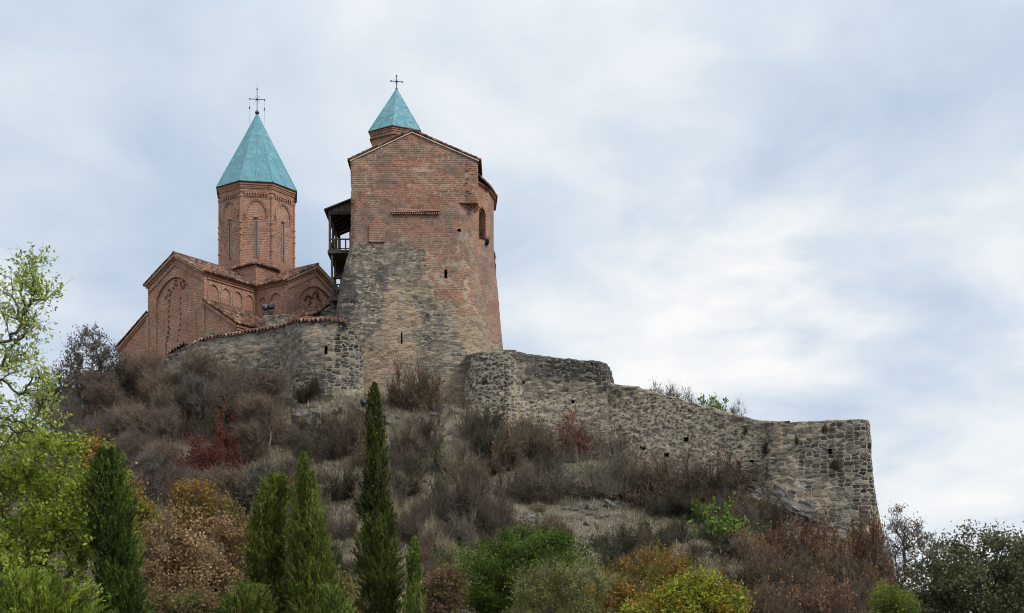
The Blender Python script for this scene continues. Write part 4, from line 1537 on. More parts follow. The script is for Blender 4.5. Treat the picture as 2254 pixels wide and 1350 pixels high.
e3 = empty('corner_bastion', 'tall corner bastion of big dark coursed blocks at the right end of the castle walls', 'bastion', (X_(1830, 95), 95, 12))
stone_wall('stone_wall', e3, [(1684, 99, 932), (1688, 97.2, 931), (1700, 96.6, 930), (1750, 95.9, 929), (1820, 95.2, 926), (1880, 94.6, 924), (1905, 94.4, 925), (1909, 94.6, 927), (1911, 96, 935), (1908, 101, 950)], 0, 1.6, .055, 27,
           dict(dark=[(1870, 1000, 70, 100, .85), (1800, 1010, 70, 60, .55), (1905, 1080, 35, 100, .85), (1850, 1130, 50, 60, .55), (1780, 1060, 50, 40, .45)],
                coursed=[(1840, 1060, 120, 200, 1), (1730, 960, 40, 40, .5)],
                warm=[(1790, 1110, 60, 40, .75), (1720, 1000, 40, 60, .45), (1920, 1200, 30, 60, .8), (1760, 970, 40, 20, .3)], cobble=[]),
           [('putlog_hole', 1827, 995, 7, 12)], .06, ds=.12, b2=.0072)
for o in e3.children: in_parent(o, e3)


# ================================================================== floodlights
def floodlight(label, px, py, Y, aim, zbase, group=None):
    p = P(px, py, Y)
    f_ = empty('floodlight', label, 'floodlight', (p[0], p[1], zbase), aim, group)
    z = p[2] - zbase
    R_ = Matrix.Rotation(math.radians(-35), 4, 'X')
    b = MB()
    d = Vector((0, .82, .57))
    c = Vector((0, 0, z))
    b.tube(c - d * .22, c - d * .05, .10, .24, 12)
    b.tube(c - d * .05, c + d * .22, .24, .27, 12)
    b.build('lamp_head', M['lamp'], f_)
    MB().tube(c + d * .222, c + d * .232, .24, .24, 12).build('lens', M['glass'], f_)
    b = MB()
    for s in (-.29, .29): b.box((s, 0, z - .16), (.03, .07, .36))
    b.box((0, 0, z - .34), (.62, .08, .04))
    b.build('bracket', M['lamp'], f_)
    b = MB().tube((0, 0, -.1), (0, 0, z - .34), .045, .04, 8)
    b.box((0, 0, z - .48), (.30, .20, .22))
    b.build('pole', M['lamp'], f_)
    return f_


zp = Z_(694, 110)
floodlight('black floodlight on the stone pier, the left of the pair before the church', 584, 678, 110.6, math.radians(25), zp)
floodlight('black floodlight on the stone pier, the right of the pair before the church', 596.5, 676, 110.6, math.radians(-10), zp)
q = onhill(801, 897, 102.4)
floodlight('small black floodlight on the rocks at the foot of the round bastion', 801, 886, q[1], .3, q[2])
q = onhill(952, 907, 102.4)
floodlight('small black floodlight on the ground right of the bush at the tower foot', 952, 899, q[1], -.3, q[2])
# ================================================================== planting
def rnd_dirs(R, n):
    v = R.normal(size=(n, 3))
    return v / np.linalg.norm(v, axis=1, keepdims=True)


def prisms(p0, p1, r0, r1, k=3):
    """tapered k-sided sticks"""
    d = p1 - p0
    L = np.linalg.norm(d, axis=1, keepdims=True) + 1e-9
    d = d / L
    ref = np.where(np.abs(d[:, 2:]) < .9, np.array([[0, 0, 1.0]]), np.array([[1.0, 0, 0]]))
    a = np.cross(d, ref)
    a /= np.linalg.norm(a, axis=1, keepdims=True)
    b = np.cross(d, a)
    n = len(p0)
    ring = []
    for j in range(k):
        q = 2 * math.pi * j / k
        ring.append(a * math.cos(q) + b * math.sin(q))
    ring = np.array(ring)
    V = np.concatenate([(p0[None] + ring * r0[None, :, None]), (p1[None] + ring * r1[None, :, None])], axis=0)   # 2k, n, 3
    V = V.transpose(1, 0, 2).reshape(-1, 3)
    base = np.arange(n)[:, None] * 2 * k
    f = np.concatenate([np.c_[base + j, base + (j + 1) % k, base + k + (j + 1) % k, base + k + j] for j in range(k)], axis=0)
    return V, f


def leaves(R, c, size, asp=.5, up=0.0, droop=0.0, dirs=None):
    """small folded diamond leaves centred on c"""
    n = len(c)
    d = rnd_dirs(R, n) if dirs is None else dirs + rnd_dirs(R, n) * .35
    d[:, 2] += up - droop
    d /= np.linalg.norm(d, axis=1, keepdims=True)
    s = np.cross(d, rnd_dirs(R, n))
    s /= np.linalg.norm(s, axis=1, keepdims=True) + 1e-9
    nrm = np.cross(d, s)
    L = size * R.uniform(.65, 1.3, n)[:, None]
    w = L * asp * .5
    a = c - d * L * .5
    b = c + s * w + nrm * w * .35
    t = c + d * L * .5
    e = c - s * w + nrm * w * .35
    V = np.stack([a, b, t, e], axis=1).reshape(-1, 3)
    i = np.arange(n)[:, None] * 4
    return V, np.c_[i, i + 1, i + 2, i + 3]


def palette(R, n, cols, wts=None, jit=.18, clump=None):
    cols = np.array(cols, float)
    k = R.choice(len(cols), n, p=None if wts is None else np.array(wts) / np.sum(wts))
    if clump is not None:
        k = np.clip((clump * len(cols)).astype(int), 0, len(cols) - 1)
    return np.clip(cols[k] * R.uniform(1 - jit, 1 + jit, (n, 1)) * R.uniform(.94, 1.06, (n, 3)), 0, 1)


class Net:
    """a branching skeleton that fills a cloud of points: each point joins the nearest limb already grown"""
    def __init__(s, R, root, pts, trunk=None, rt=.006, pull=.25):
        root = np.asarray(root, float)
        nodes = [root]
        par = [-1]
        for p in (trunk if trunk is not None else []):
            nodes.append(np.asarray(p, float))
            par.append(len(nodes) - 2)
        pts = pts[np.argsort(np.linalg.norm(pts - nodes[-1], axis=1))]
        arr = np.zeros((len(nodes) + 2 * len(pts), 3))
        arr[:len(nodes)] = nodes
        n = len(nodes)
        dist = np.zeros(len(arr))
        for i in range(1, n): dist[i] = dist[i - 1] + np.linalg.norm(arr[i] - arr[i - 1])
        par = par + [0] * (2 * len(pts))
        k0 = max(0, n - 1 if trunk is None else n // 2)
        for p in pts:
            d = np.linalg.norm(arr[k0:n] - p, axis=1)
            j = k0 + int(np.argmin(d + pull * dist[k0:n]))
            L = d[j - k0]
            m = arr[j] * .5 + p * .5 + R.normal(size=3) * L * .09
            m[2] += L * .05
            arr[n] = m
            par[n] = j
            dist[n] = dist[j] + L * .5
            arr[n + 1] = p
            par[n + 1] = n
            dist[n + 1] = dist[j] + L
            n += 2
        s.P = arr[:n]
        s.par = np.array(par[:n])
        a = np.full(n, rt * rt)
        kids = np.zeros(n, int)
        for i in range(n - 1, 0, -1):
            a[s.par[i]] += a[i] * .92
            kids[s.par[i]] += 1
        s.r = np.sqrt(a)
        s.tip = np.where(kids == 0)[0]
        s.dirs = np.zeros((n, 3))
        s.dirs[1:] = s.P[1:] - s.P[s.par[1:]]
        s.dirs /= np.linalg.norm(s.dirs, axis=1, keepdims=True) + 1e-9

    def sticks(s, rmin=0.0, k=5):
        i = np.arange(1, len(s.P))
        i = i[s.r[i] >= rmin]
        return prisms(s.P[s.par[i]], s.P[i], np.minimum(s.r[s.par[i]], s.r[i] * 1.35), s.r[i], k)


def in_blobs(R, blobs, n, hollow=.0):
    """points spread through ellipsoids (cx, cy, cz, rx, ry, rz)"""
    b = np.array(blobs, float)
    vol = (b[:, 3] * b[:, 4] * b[:, 5]) ** .8
    k = R.choice(len(b), n, p=vol / vol.sum())
    d = rnd_dirs(R, n)
    r = (hollow + (1 - hollow) * R.uniform(0, 1, n)) ** (1 / 2.6)
    return b[k, :3] + d * b[k, 3:] * r[:, None]


def join(parts):
    V, Fq, Cc = [], {}, []
    o = 0
    for v, f, c in parts:
        V.append(v)
        Cc.append(np.broadcast_to(np.asarray(c, float), (len(v), 3)))
        Fq.setdefault(f.shape[1], []).append(f + o)
        o += len(v)
    return np.vstack(V), [np.vstack(x) for x in Fq.values()], np.vstack(Cc)


def pmesh(name, parts):
    V, f, c = join(parts)
    return mesh_np(name, V, f, {'Col': c})


# ---------------------------------------------------------------- bushes
def bush_mesh(name, seed, twig, leafc, nst=46, ntw=1500, nleaf=900, lsize=.09, tr=.006, fine=.40, lwt=None, up=.55):
    """a wild shrub about 2 m wide and 1.6 m tall: many stems arching up and out of a wide foot, tangled twigs, small leaves"""
    R = np.random.default_rng(seed)
    hub = R.normal(0, .36, (5, 2))                       # a few crowns of different height grown into one another
    hh = R.uniform(.55, 1.35, 5)
    S0, S1, dirs = [], [], []
    for i in range(nst):
        k = R.integers(0, 5)
        p = np.array([*(hub[k] + R.normal(0, .16, 2)), -.1])
        a = R.uniform(0, 2 * math.pi)
        sp = R.uniform(.2, 1.7)
        d = np.array([math.cos(a) * sp, math.sin(a) * sp, 1.0])
        d += np.array([*hub[k], 0]) * .5
        d /= np.linalg.norm(d)
        L = hh[k] * R.uniform(.5, 1.15)
        for q in range(5):
            d = d + R.normal(0, .17, 3) + np.array([0, 0, -.045 * q * sp])
            d /= np.linalg.norm(d)
            n_ = p + d * L / 5
            S0.append(p); S1.append(n_); dirs.append(d)
            p = n_
    S0, S1, dirs = np.array(S0), np.array(S1), np.array(dirs)
    lev = np.tile(np.arange(5), nst)
    V, f = prisms(S0, S1, tr * (2.1 - .3 * lev), tr * (1.8 - .3 * lev), 3)
    parts = [(V, f, np.repeat(palette(R, len(S0), [twig, tuple(x * .7 for x in twig)]), 6, axis=0))]
    w = np.array([.25, .7, 1, 1.1, 1.2])[lev]
    j = R.choice(len(S0), ntw, p=w / w.sum())
    p0 = S0[j] + (S1[j] - S0[j]) * R.uniform(0, 1, (ntw, 1))
    d = dirs[j] * .55 + rnd_dirs(R, ntw) * .85 + np.array([0, 0, up * .5])
    d /= np.linalg.norm(d, axis=1, keepdims=True)
    p1 = p0 + d * fine * R.uniform(.25, 1.25, (ntw, 1)) ** 1.2
    m = p0 * .5 + p1 * .5 + R.normal(0, .03, (ntw, 3))
    tc = palette(R, ntw, [twig, tuple(x * 1.45 for x in twig), tuple(x * .65 for x in twig)])
    for a_, b_, r0, r1 in ((p0, m, 1.0, .75), (m, p1, .75, .35)):
        V, f = prisms(a_, b_, np.full(ntw, tr * r0), np.full(ntw, tr * r1), 3)
        parts.append((V, f, np.repeat(tc, 6, axis=0)))
    if nleaf:
        cl_ = fbm(p0 * 2.2 + seed, seed, 2)              # leaves hang on in some parts, others are bare
        pr = np.clip(.5 + cl_ * 1.6, .03, 1) * np.clip(p0[:, 2] + .3, .1, 2)
        j = R.choice(ntw, nleaf, p=pr / pr.sum())
        c = p0[j] + (p1[j] - p0[j]) * R.uniform(.3, 1.05, nleaf)[:, None] + R.normal(0, .025, (nleaf, 3))
        V, f = leaves(R, c, lsize, .55)
        parts.append((V, f, np.repeat(palette(R, nleaf, leafc, lwt), 4, axis=0)))
    V, f, c = join(parts)
    hi = np.percentile(V[:, 2], 98.5)
    wd = np.percentile(np.abs(V[:, :2]), 97.5)
    V = V * np.array([1.03 / wd, 1.03 / wd, 1.55 / hi])
    return mesh_np(name, V, f, {'Col': c})


KIND = {
    'purple': dict(twig=(.135, .108, .088), leafc=[(.115, .075, .058), (.13, .095, .068), (.075, .068, .045)], nleaf=700, lsize=.065, ntw=2300),
    'grey': dict(twig=(.19, .165, .13), leafc=[(.14, .125, .105), (.10, .10, .075)], nleaf=450, lsize=.055, ntw=2300),
    'brown': dict(twig=(.15, .112, .084), leafc=[(.155, .10, .055), (.115, .08, .048), (.20, .14, .08)], nleaf=1300, lsize=.08, ntw=2500),
    'dark': dict(twig=(.10, .088, .072), leafc=[(.062, .072, .032), (.09, .095, .045), (.05, .06, .026)], nleaf=1500, lsize=.075, ntw=2400),
    'red': dict(twig=(.12, .06, .05), leafc=[(.12, .030, .023), (.085, .028, .024), (.155, .048, .03)], nleaf=5200, lsize=.08, nst=60, ntw=2000),
    'pink': dict(twig=(.15, .09, .08), leafc=[(.27, .09, .085), (.34, .17, .13), (.25, .14, .04)], nleaf=1000, lsize=.09, ntw=1500),
    'green': dict(twig=(.09, .08, .05), leafc=[(.15, .24, .045), (.20, .30, .06), (.10, .16, .035)], nleaf=2300, lsize=.13, ntw=700),
    'rust': dict(twig=(.13, .10, .085), leafc=[(.20, .115, .068), (.155, .09, .055), (.255, .155, .095)], nleaf=2300, lsize=.10, ntw=1300),
    'wisp': dict(nst=16, twig=(.115, .10, .088), leafc=[(.12, .11, .06), (.16, .15, .06)], nleaf=260, lsize=.09, ntw=420, fine=.6),
    'straw': dict(twig=(.34, .295, .20), leafc=[(.22, .19, .13)], nleaf=200, lsize=.06, ntw=2600, fine=.5),
    'tuft': dict(twig=(.07, .06, .045), leafc=[(.07, .075, .035), (.09, .065, .045)], nleaf=1600, lsize=.11, ntw=1200),
}
PROTO = {}
for i, (kn, kw) in enumerate(KIND.items()):
    PROTO[kn] = [bush_mesh(kn + '_shrub', 100 + i * 7 + v, **kw) for v in range(3)]
NAMES = dict(purple='bare_shrub', grey='bare_shrub', brown='brown_shrub', dark='dark_shrub', red='red_shrub', pink='red_shrub', green='leafy_shrub', rust='russet_shrub', straw='dry_shrub', wisp='bare_shrub', tuft='wall_plant')
BR = random.Random(77)


def bush(kind, px, py, w, h, label, group=None, Y=None, z=None, cat='shrub', name=None):
    """px, py: foot of the shrub in the photo; w, h: its photo size"""
    q = onhill(px, py) if Y is None else P(px, py, Y)
    if z is not None: q[2] = z
    me = BR.choice(PROTO[kind])
    o = obj(name or NAMES[kind], me, M['plant'])
    m = q[1] / F
    sx, sz = w * m / 2.05, h * m / 1.55
    o.scale = (sx, sx * BR.uniform(.8, 1.1), sz)
    o.rotation_euler = (0, 0, BR.uniform(0, 6.28))
    o.location = (q[0], q[1], q[2] - .05)
    return tag(o, label, cat, group)


BUSH = [  # kind, foot x, foot y, width, height, label
    ('brown', 905, 899, 125, 92, 'grey brown shrub growing straight against the foot of the tower'),
    ('dark', 862, 893, 40, 40, 'small dark shrub at the tower foot, left of the grey brown one'),
    ('purple', 925, 978, 110, 70, 'purple bare shrub below the floodlight at the tower foot'),
    ('purple', 1030, 965, 80, 70, 'purple bare shrub left of the grey green one under the stepped bastion'),
    ('dark', 1098, 990, 110, 90, 'grey green shrub standing against the stepped bastion foot'),
    ('dark', 1062, 998, 110, 50, 'low dark shrub just below the grey green one at the stepped bastion'),
    ('purple', 1165, 1003, 100, 70, 'purple shrub between the grey green and the pinkish red one by the wall'),
    ('pink', 1250, 1003, 105, 92, 'pinkish red shrub with yellow leaves close under the curtain wall'),
    ('purple', 1350, 1015, 90, 65, 'purple shrub right of the pinkish red one under the curtain wall'),
    ('grey', 1372, 1092, 130, 105, 'big grey purple shrub below the two square holes of the curtain wall'),
    ('grey', 1215, 1092, 140, 65, 'wide grey shrub below the pinkish red shrub'),
    ('purple', 1128, 1100, 135, 75, 'purple shrub in mid slope above the rock outcrop'),
    ('grey', 1300, 1090, 120, 75, 'grey shrub above the white streaked rocks'),
    ('purple', 1000, 1165, 170, 120, 'largest reddish purple shrub right of the tallest cypress'),
    ('purple', 1068, 1182, 120, 90, 'reddish purple shrub joined to the right of the largest one'),
    ('brown', 1110, 1165, 75, 55, 'orange brown shrub left of the rock outcrop'),
    ('purple', 968, 1200, 130, 50, 'low purple shrub under the largest reddish purple one'),
    ('dark', 1352, 1222, 130, 55, 'dark grey green shrub right of the green ivy mound'),
    ('dark', 1345, 1255, 100, 55, 'dark shrub behind the olive green willow'),
    ('grey', 935, 1215, 70, 50, 'grey shrub between the small conifer and the ivy mound'),
    ('purple', 1385, 1092, 130, 75, 'purple shrub overlapping the big grey purple one'),
    ('brown', 1440, 1110, 125, 85, 'brownish shrub left of the dark one under the curtain wall'),
    ('dark', 1460, 1137, 150, 58, 'low dark shrub on the ledge left of the bright green shrub'),
    ('purple', 1555, 1097, 135, 100, 'red purple shrub at the foot of the curtain wall above the bright green shrub'),
    ('red', 1608, 1078, 95, 52, 'dull red shrub against the curtain wall near the corner bastion'),
    ('brown', 1632, 1152, 130, 72, 'grey brown shrub right above the bright green one'),
    ('brown', 1692, 1167, 110, 70, 'brown shrub below the layered bedrock of the corner bastion'),
    ('green', 1566, 1198, 135, 85, 'bright green leafy shrub alone on the right slope'),
    ('green', 1530, 1150, 60, 45, 'sparse green shrub above and left of the bright leafy one'),
    ('dark', 1378, 1222, 110, 60, 'dark green shrub above the rusty feathery conifer'),
    ('dark', 1445, 1218, 125, 55, 'dark shrub between rusty conifer and bright green shrub'),
    ('dark', 1600, 1225, 100, 50, 'dark shrub just under the bright green leafy one'),
    ('brown', 1640, 1305, 130, 80, 'brown shrub behind the yellow green sumac'),
    ('rust', 1715, 1245, 130, 95, 'russet shrub left of the corner bastion foot'),
    ('rust', 1785, 1250, 150, 110, 'large orange brown shrub under the corner bastion'),
    ('rust', 1880, 1255, 120, 100, 'russet shrub against the corner bastion wall'),
    ('rust', 1925, 1265, 70, 130, 'tall thin russet shrub at the right edge of the corner bastion'),
    ('brown', 1850, 1310, 150, 90, 'brown shrub at the bottom below the corner bastion'),
    ('purple', 1745, 1330, 170, 90, 'purple grey shrub at the bottom right of the sumac'),
    ('rust', 1800, 1370, 180, 90, 'russet shrub lowest below the corner bastion'),
    ('rust', 1915, 1340, 110, 90, 'russet shrub left of the small yellow green bush'),
    ('brown', 1690, 1395, 160, 90, 'brown shrub right of the sumac at the bottom edge'),
    ('dark', 785, 958, 90, 55, 'dark shrub on the rocks left of the cypress tip'),
    ('purple', 732, 1018, 125, 75, 'purple shrub above the gap between the two tall cypresses'),
    ('purple', 885, 1003, 110, 65, 'purple shrub right of the tallest cypress near its top'),
    ('grey', 890, 1045, 90, 50, 'grey shrub right of the tallest cypress below its top'),
    ('dark', 742, 1098, 125, 72, 'round dark shrub between the two tall cypresses'),
    ('brown', 612, 975, 90, 55, 'brown shrub under the left flank of the round bastion'),
    ('dark', 575, 1018, 36, 44, 'tiny dark conifer on the pale grass left of the pointed cypress'),
    ('purple', 560, 1130, 140, 80, 'purple shrub above the bushy juniper'),
    ('purple', 748, 1190, 110, 62, 'purple grey shrub in the gap between the tall cypresses'),
    ('dark', 748, 1275, 90, 70, 'dark shrub low in the gap between the tall cypresses'),
    ('grey', 660, 985, 90, 40, 'grey shrub on the slope under the white rocks'),
    ('straw', 880, 1085, 100, 45, 'pale dry shrub right of the tallest cypress at half height'),
    ('red', 478, 1056, 165, 118, 'big red autumn shrub in the bare thicket below the west wall'),
    ('red', 436, 1092, 150, 85, 'lower dark red shrub in front of the big red one'),
    ('red', 515, 1030, 90, 95, 'dark red shrub on the right flank of the big red one'),
    ('red', 520, 985, 70, 50, 'small red shrub above the big red one'),
    ('brown', 655, 1120, 90, 60, 'brown shrub behind the tip of the pointed cypress'),
    ('purple', 480, 1130, 120, 70, 'purple shrub below the big red autumn shrub'),
    ('grey', 1160, 955, 60, 40, 'grey shrub in the crease of the stepped bastion'),
    ('dark', 665, 1010, 60, 34, 'small dark shrub above the pointed cypress tip'),
]
for kn, x, y, w, h, lb in BUSH: bush(kn, x, y, w, h, lb)

# low scrub between the named shrubs
FR = random.Random(9)
n = 0
while n < 140:
    t = FR.random()
    px = FR.uniform(560, 1780)
    top = np.interp(px, [560, 640, 800, 1030, 1300, 1600, 1780], [985, 945, 935, 960, 1020, 1100, 1190])
    bot = np.interp(px, [560, 900, 1300, 1780], [1300, 1300, 1260, 1400])
    py = top + (bot - top) * FR.random() ** .9
    kn = FR.choice(['purple', 'purple', 'purple', 'grey', 'grey', 'straw', 'brown', 'dark', 'dark', 'dark'])
    w = FR.uniform(38, 95)
    if (1110 < px < 1530 and 1112 < py < 1192) or (690 < px < 800 and 1095 < py < 1250) or (560 < px < 660 and 985 < py < 1040):
        if FR.random() < .75: continue
        kn, w = 'straw', FR.uniform(26, 50)          # open grass ledges
    lb = {'purple': 'low purple twiggy scrub among its like on the open slope', 'grey': 'low grey twiggy scrub among its like on the open slope', 'dark': 'low dark green grey scrub among its like on the open slope',
          'straw': 'low straw coloured dry scrub among its like on the open slope', 'brown': 'low brown leafed scrub among its like on the open slope'}[kn]
    bush(kn, px, py, w, w * FR.uniform(.55, .95), lb, 'low ' + kn + ' scrub scattered over the open slope')
    n += 1

for i in range(26):
    px = FR.uniform(1660, 1940)
    py = FR.uniform(1235, 1390) + max(0, px - 1800) * .1
    kn = FR.choice(['rust', 'rust', 'brown', 'purple'])
    w = FR.uniform(70, 120)
    bush(kn, px, py, w, w * FR.uniform(.5, .85), {'rust': 'russet leaved shrub in the thicket below the corner bastion', 'brown': 'brown leaved shrub in the thicket below the corner bastion', 'purple': 'purple twiggy shrub in the thicket below the corner bastion'}[kn], kn + ' thicket below the corner bastion')

# plants rooted in the walls
for x, y, w, h, Y, where in ((1688, 995, 20, 26, 97.2, 'upper of the tufts in the crease where curtain wall meets corner bastion'), (1691, 1033, 22, 24, 97.0, 'dark tuft in the crease of the corner bastion below the upper one'),
                             (1690, 1063, 20, 24, 96.9, 'dark tuft in the crease of the corner bastion above the bedrock'), (1711, 1090, 20, 18, 96.2, 'small dark tuft on the bastion just over the bedrock'),
                             (1842, 1030, 24, 24, 94.3, 'dark plant hanging under the square hole of the corner bastion'), (1732, 1104, 14, 16, 95.2, 'tiny dark plant on the layered bedrock'),
                             (1690, 862, 34, 40, 103.0, 'dark plant on the lower face of the round bastion'), (1641, 950, 12, 14, 97.7, 'tiny dry plant high on the curtain wall near the bastion'),
                             (1752, 975, 14, 22, 95.5, 'thin dry plant high on the corner bastion'), (1815, 948, 16, 16, 94.9, 'little green plant near the top of the corner bastion'), (1912, 985, 12, 18, 94.5, 'wiry plant on the right edge of the corner bastion')):
    if x == 1690 and y == 862: x = 693
    bush('tuft', x, y, w, h, where, Y=Y - .05, cat='plant', name='wall_plant')
bush('tuft', 668, 884, 36, 34, 'wide dark plant low on the round bastion above the rocks', Y=103.3, cat='plant', name='wall_plant')
bush('tuft', 1068, 842, 18, 14, 'dry plant high on the stepped bastion by the tower', Y=101.6, cat='plant', name='wall_plant')
bush('tuft', 1071, 537, 11, 16, 'small plant under the arched window of the tower', Y=108.3, cat='plant', name='wall_plant')
bush('tuft', 1086, 566, 10, 14, 'upper wiry weed on the right edge of the tower', Y=110.2, cat='plant', name='wall_plant')
bush('tuft', 1089, 588, 10, 14, 'lower wiry weed on the right edge of the tower', Y=110.2, cat='plant', name='wall_plant')
bush('straw', 728, 704, 26, 12, 'dry grass tuft on the tiles of the round bastion', Y=104.5, cat='plant', name='grass_tuft')
for x, y, w, h, k in ((1440, 868, 70, 26, 'wisp'), (1485, 882, 90, 46, 'wisp'), (1530, 893, 70, 44, 'wisp'), (1570, 905, 66, 36, 'green'), (1612, 914, 56, 34, 'wisp')):
    bush(k, x, y + 4, w, h, {1440: 'bare shrub behind the curtain wall, the highest up the slope', 1485: 'widest bare shrub behind the curtain wall top', 1530: 'bare shrub left of the green one behind the curtain wall',
                         1570: 'green shrub peeping over the curtain wall', 1612: 'bare shrub behind the curtain wall nearest the corner bastion'}[x], Y=float(np.interp(x, [1340, 1700], [102.4, 97.3])) + 2.6)


# ---------------------------------------------------------------- trees
def tree(name, label, root, blobs, N, leaf, bark, Y, seed, group=None, cat='tree', trunk=None, twigs=0, tw_len=.5, tw_r=.008, rt=.007, pull=.25, k=5, hollow=0.0):
    """blobs: (px, py, dY, rx px, ry px) crown masses at distance Y; leaf: dict or None"""
    R = np.random.default_rng(seed)
    m = Y / F
    bl = []
    for b_ in blobs:
        c = P(b_[0], b_[1], Y) + np.array([0, b_[2], 0])
        rx, rz = b_[3] * m, b_[4] * m
        bl.append((*c, rx, (rx + rz) / 2, rz))
    root = np.asarray(root, float)
    t = empty(name, label, cat, tuple(root), 0, group)
    pts = in_blobs(R, bl, N, hollow)
    tr = None if trunk is None else [P(a, b, Y) for a, b in trunk]
    net = Net(R, root, pts, tr, rt=rt, pull=pull)
    net.P -= root
    V, f = net.sticks(k=k)
    parts = [(V, f, np.repeat(palette(R, 1, [bark]), len(V), axis=0))]
    p0, p1 = None, None
    if twigs:
        j = R.integers(2, len(net.P), twigs)
        p0 = net.P[j]
        d = net.dirs[j] * .7 + rnd_dirs(R, twigs) * .8 + np.array([0, 0, .25])
        d /= np.linalg.norm(d, axis=1, keepdims=True)
        p1 = p0 + d * tw_len * R.uniform(.4, 1.25, (twigs, 1))
        V, f = prisms(p0, p1, np.full(twigs, tw_r), np.full(twigs, tw_r * .4), 3)
        parts.append((V, f, np.repeat(palette(R, twigs, [bark, tuple(x * 1.4 for x in bark)]), 6, axis=0)))
    obj('trunk', pmesh('trunk', parts), M['twig'], t)
    if leaf:
        n = leaf['n']
        if p0 is not None:
            j = R.integers(0, len(p0), n)
            c = p0[j] + (p1[j] - p0[j]) * R.uniform(.1, 1.15, (n, 1)) + R.normal(0, leaf.get('jit', .08), (n, 3))
        else:
            j = R.integers(2, len(net.P), n)
            c = net.P[j] + R.normal(0, leaf.get('jit', .25), (n, 3))
        V, f = leaves(R, c, leaf['size'], leaf.get('asp', .5), droop=leaf.get('droop', 0))
        cl_ = np.clip(.5 + .75 * fbm(c / leaf.get('cl', 1.2) + seed, seed, 3) + R.normal(0, .16, n), 0, .999)
        parts = [(V, f, np.repeat(palette(R, n, leaf['cols'], clump=cl_), 4, axis=0))]
        obj('crown', pmesh('crown', parts), M['plant'], t)
    return t


def ground_at(px, Y): return np.array([X_(px, Y), Y, hill1(X_(px, Y), Y)])


YG = [(.12, .18, .024), (.22, .32, .032), (.31, .42, .042), (.39, .50, .06), (.47, .52, .11)]
# near yellow green tree at the left edge: open upper limbs, full lower crown
tree('broadleaf_tree', 'tall yellow green autumn tree with open upper branches at the left edge', ground_at(-60, 34),
     [(-20, 760, 0, 90, 90), (50, 650, .3, 70, 60), (95, 640, -.3, 42, 45), (62, 590, .2, 38, 34), (20, 600, .4, 40, 40), (40, 735, 0, 70, 50), (75, 690, .2, 45, 40), (90, 850, 0, 36, 60), (30, 830, .2, 70, 50),
      (60, 930, 0, 75, 55), (-10, 930, .5, 90, 80)],
     260, dict(n=4700, size=.10, asp=.5, cols=[(.17, .235, .045), (.25, .32, .055), (.33, .40, .075), (.42, .46, .12)], jit=.05, cl=.5), (.085, .075, .065), 34, 301, trunk=[(-50, 1200), (-40, 1000), (-25, 860)], twigs=700, tw_len=.5, tw_r=.005, rt=.0055)
tree('broadleaf_tree', 'dense yellow green autumn tree filling the lower left corner', ground_at(90, 38),
     [(60, 1020, 0, 95, 80), (130, 1040, -.6, 80, 80), (40, 1130, .3, 120, 90), (150, 1130, -.4, 90, 90), (215, 1090, .8, 60, 70), (70, 1240, 0, 140, 100), (190, 1230, -.5, 80, 100), (20, 1300, 0, 120, 100)],
     420, dict(n=21000, size=.115, asp=.55, cols=YG, jit=.06, cl=.5), (.085, .075, .065), 38, 302, trunk=[(95, 1450), (90, 1300)], twigs=1900, tw_len=.55, tw_r=.005, rt=.006, hollow=.25)
tree('maple_tree', 'maple turning from green to orange behind the thick left cypress', ground_at(235, 44),
     [(225, 1060, 0, 55, 60), (270, 1110, 0, 45, 50), (300, 1125, .3, 30, 24), (250, 1180, 0, 60, 70), (190, 1000, .5, 40, 40), (160, 985, .5, 40, 30)],
     220, dict(n=10000, size=.11, asp=.6, cols=[(.10, .14, .025), (.17, .23, .03), (.24, .26, .035), (.27, .19, .04), (.26, .12, .035)], jit=.11, cl=.6), (.07, .06, .05), 44, 303, trunk=[(235, 1400), (235, 1250)], twigs=1800, tw_len=.4, tw_r=.005)

# grey tree against the sky left of the church
for i, (lb, px, Y, bl, n_) in enumerate((
        ('grey half bare tree standing against the sky left of the church', 210, 106, [(205, 790, 0, 62, 60), (200, 745, 0, 32, 36), (235, 800, 0, 45, 40), (165, 810, 0, 36, 40), (215, 850, 0, 70, 40)], 5200),
        ('smaller grey bare tree left of the grey tree by the church', 140, 108, [(140, 850, 0, 45, 45), (120, 880, 0, 50, 40), (165, 870, 0, 40, 30)], 2600),
        ('low grey tree under the lower gable end of the church', 285, 107, [(285, 810, 0, 34, 32), (300, 850, 0, 50, 40), (262, 845, 0, 30, 40)], 3000))):
    tree('bare_tree', lb, onhill(px, 935, Y), bl, 230, dict(n=n_, size=.17, asp=.5, cols=[(.07, .065, .045), (.11, .105, .07), (.16, .14, .10), (.12, .085, .055)], jit=.10), (.105, .092, .082), Y, 320 + i,
         twigs=1500, tw_len=.65, tw_r=.012, rt=.012, pull=.35, k=4)


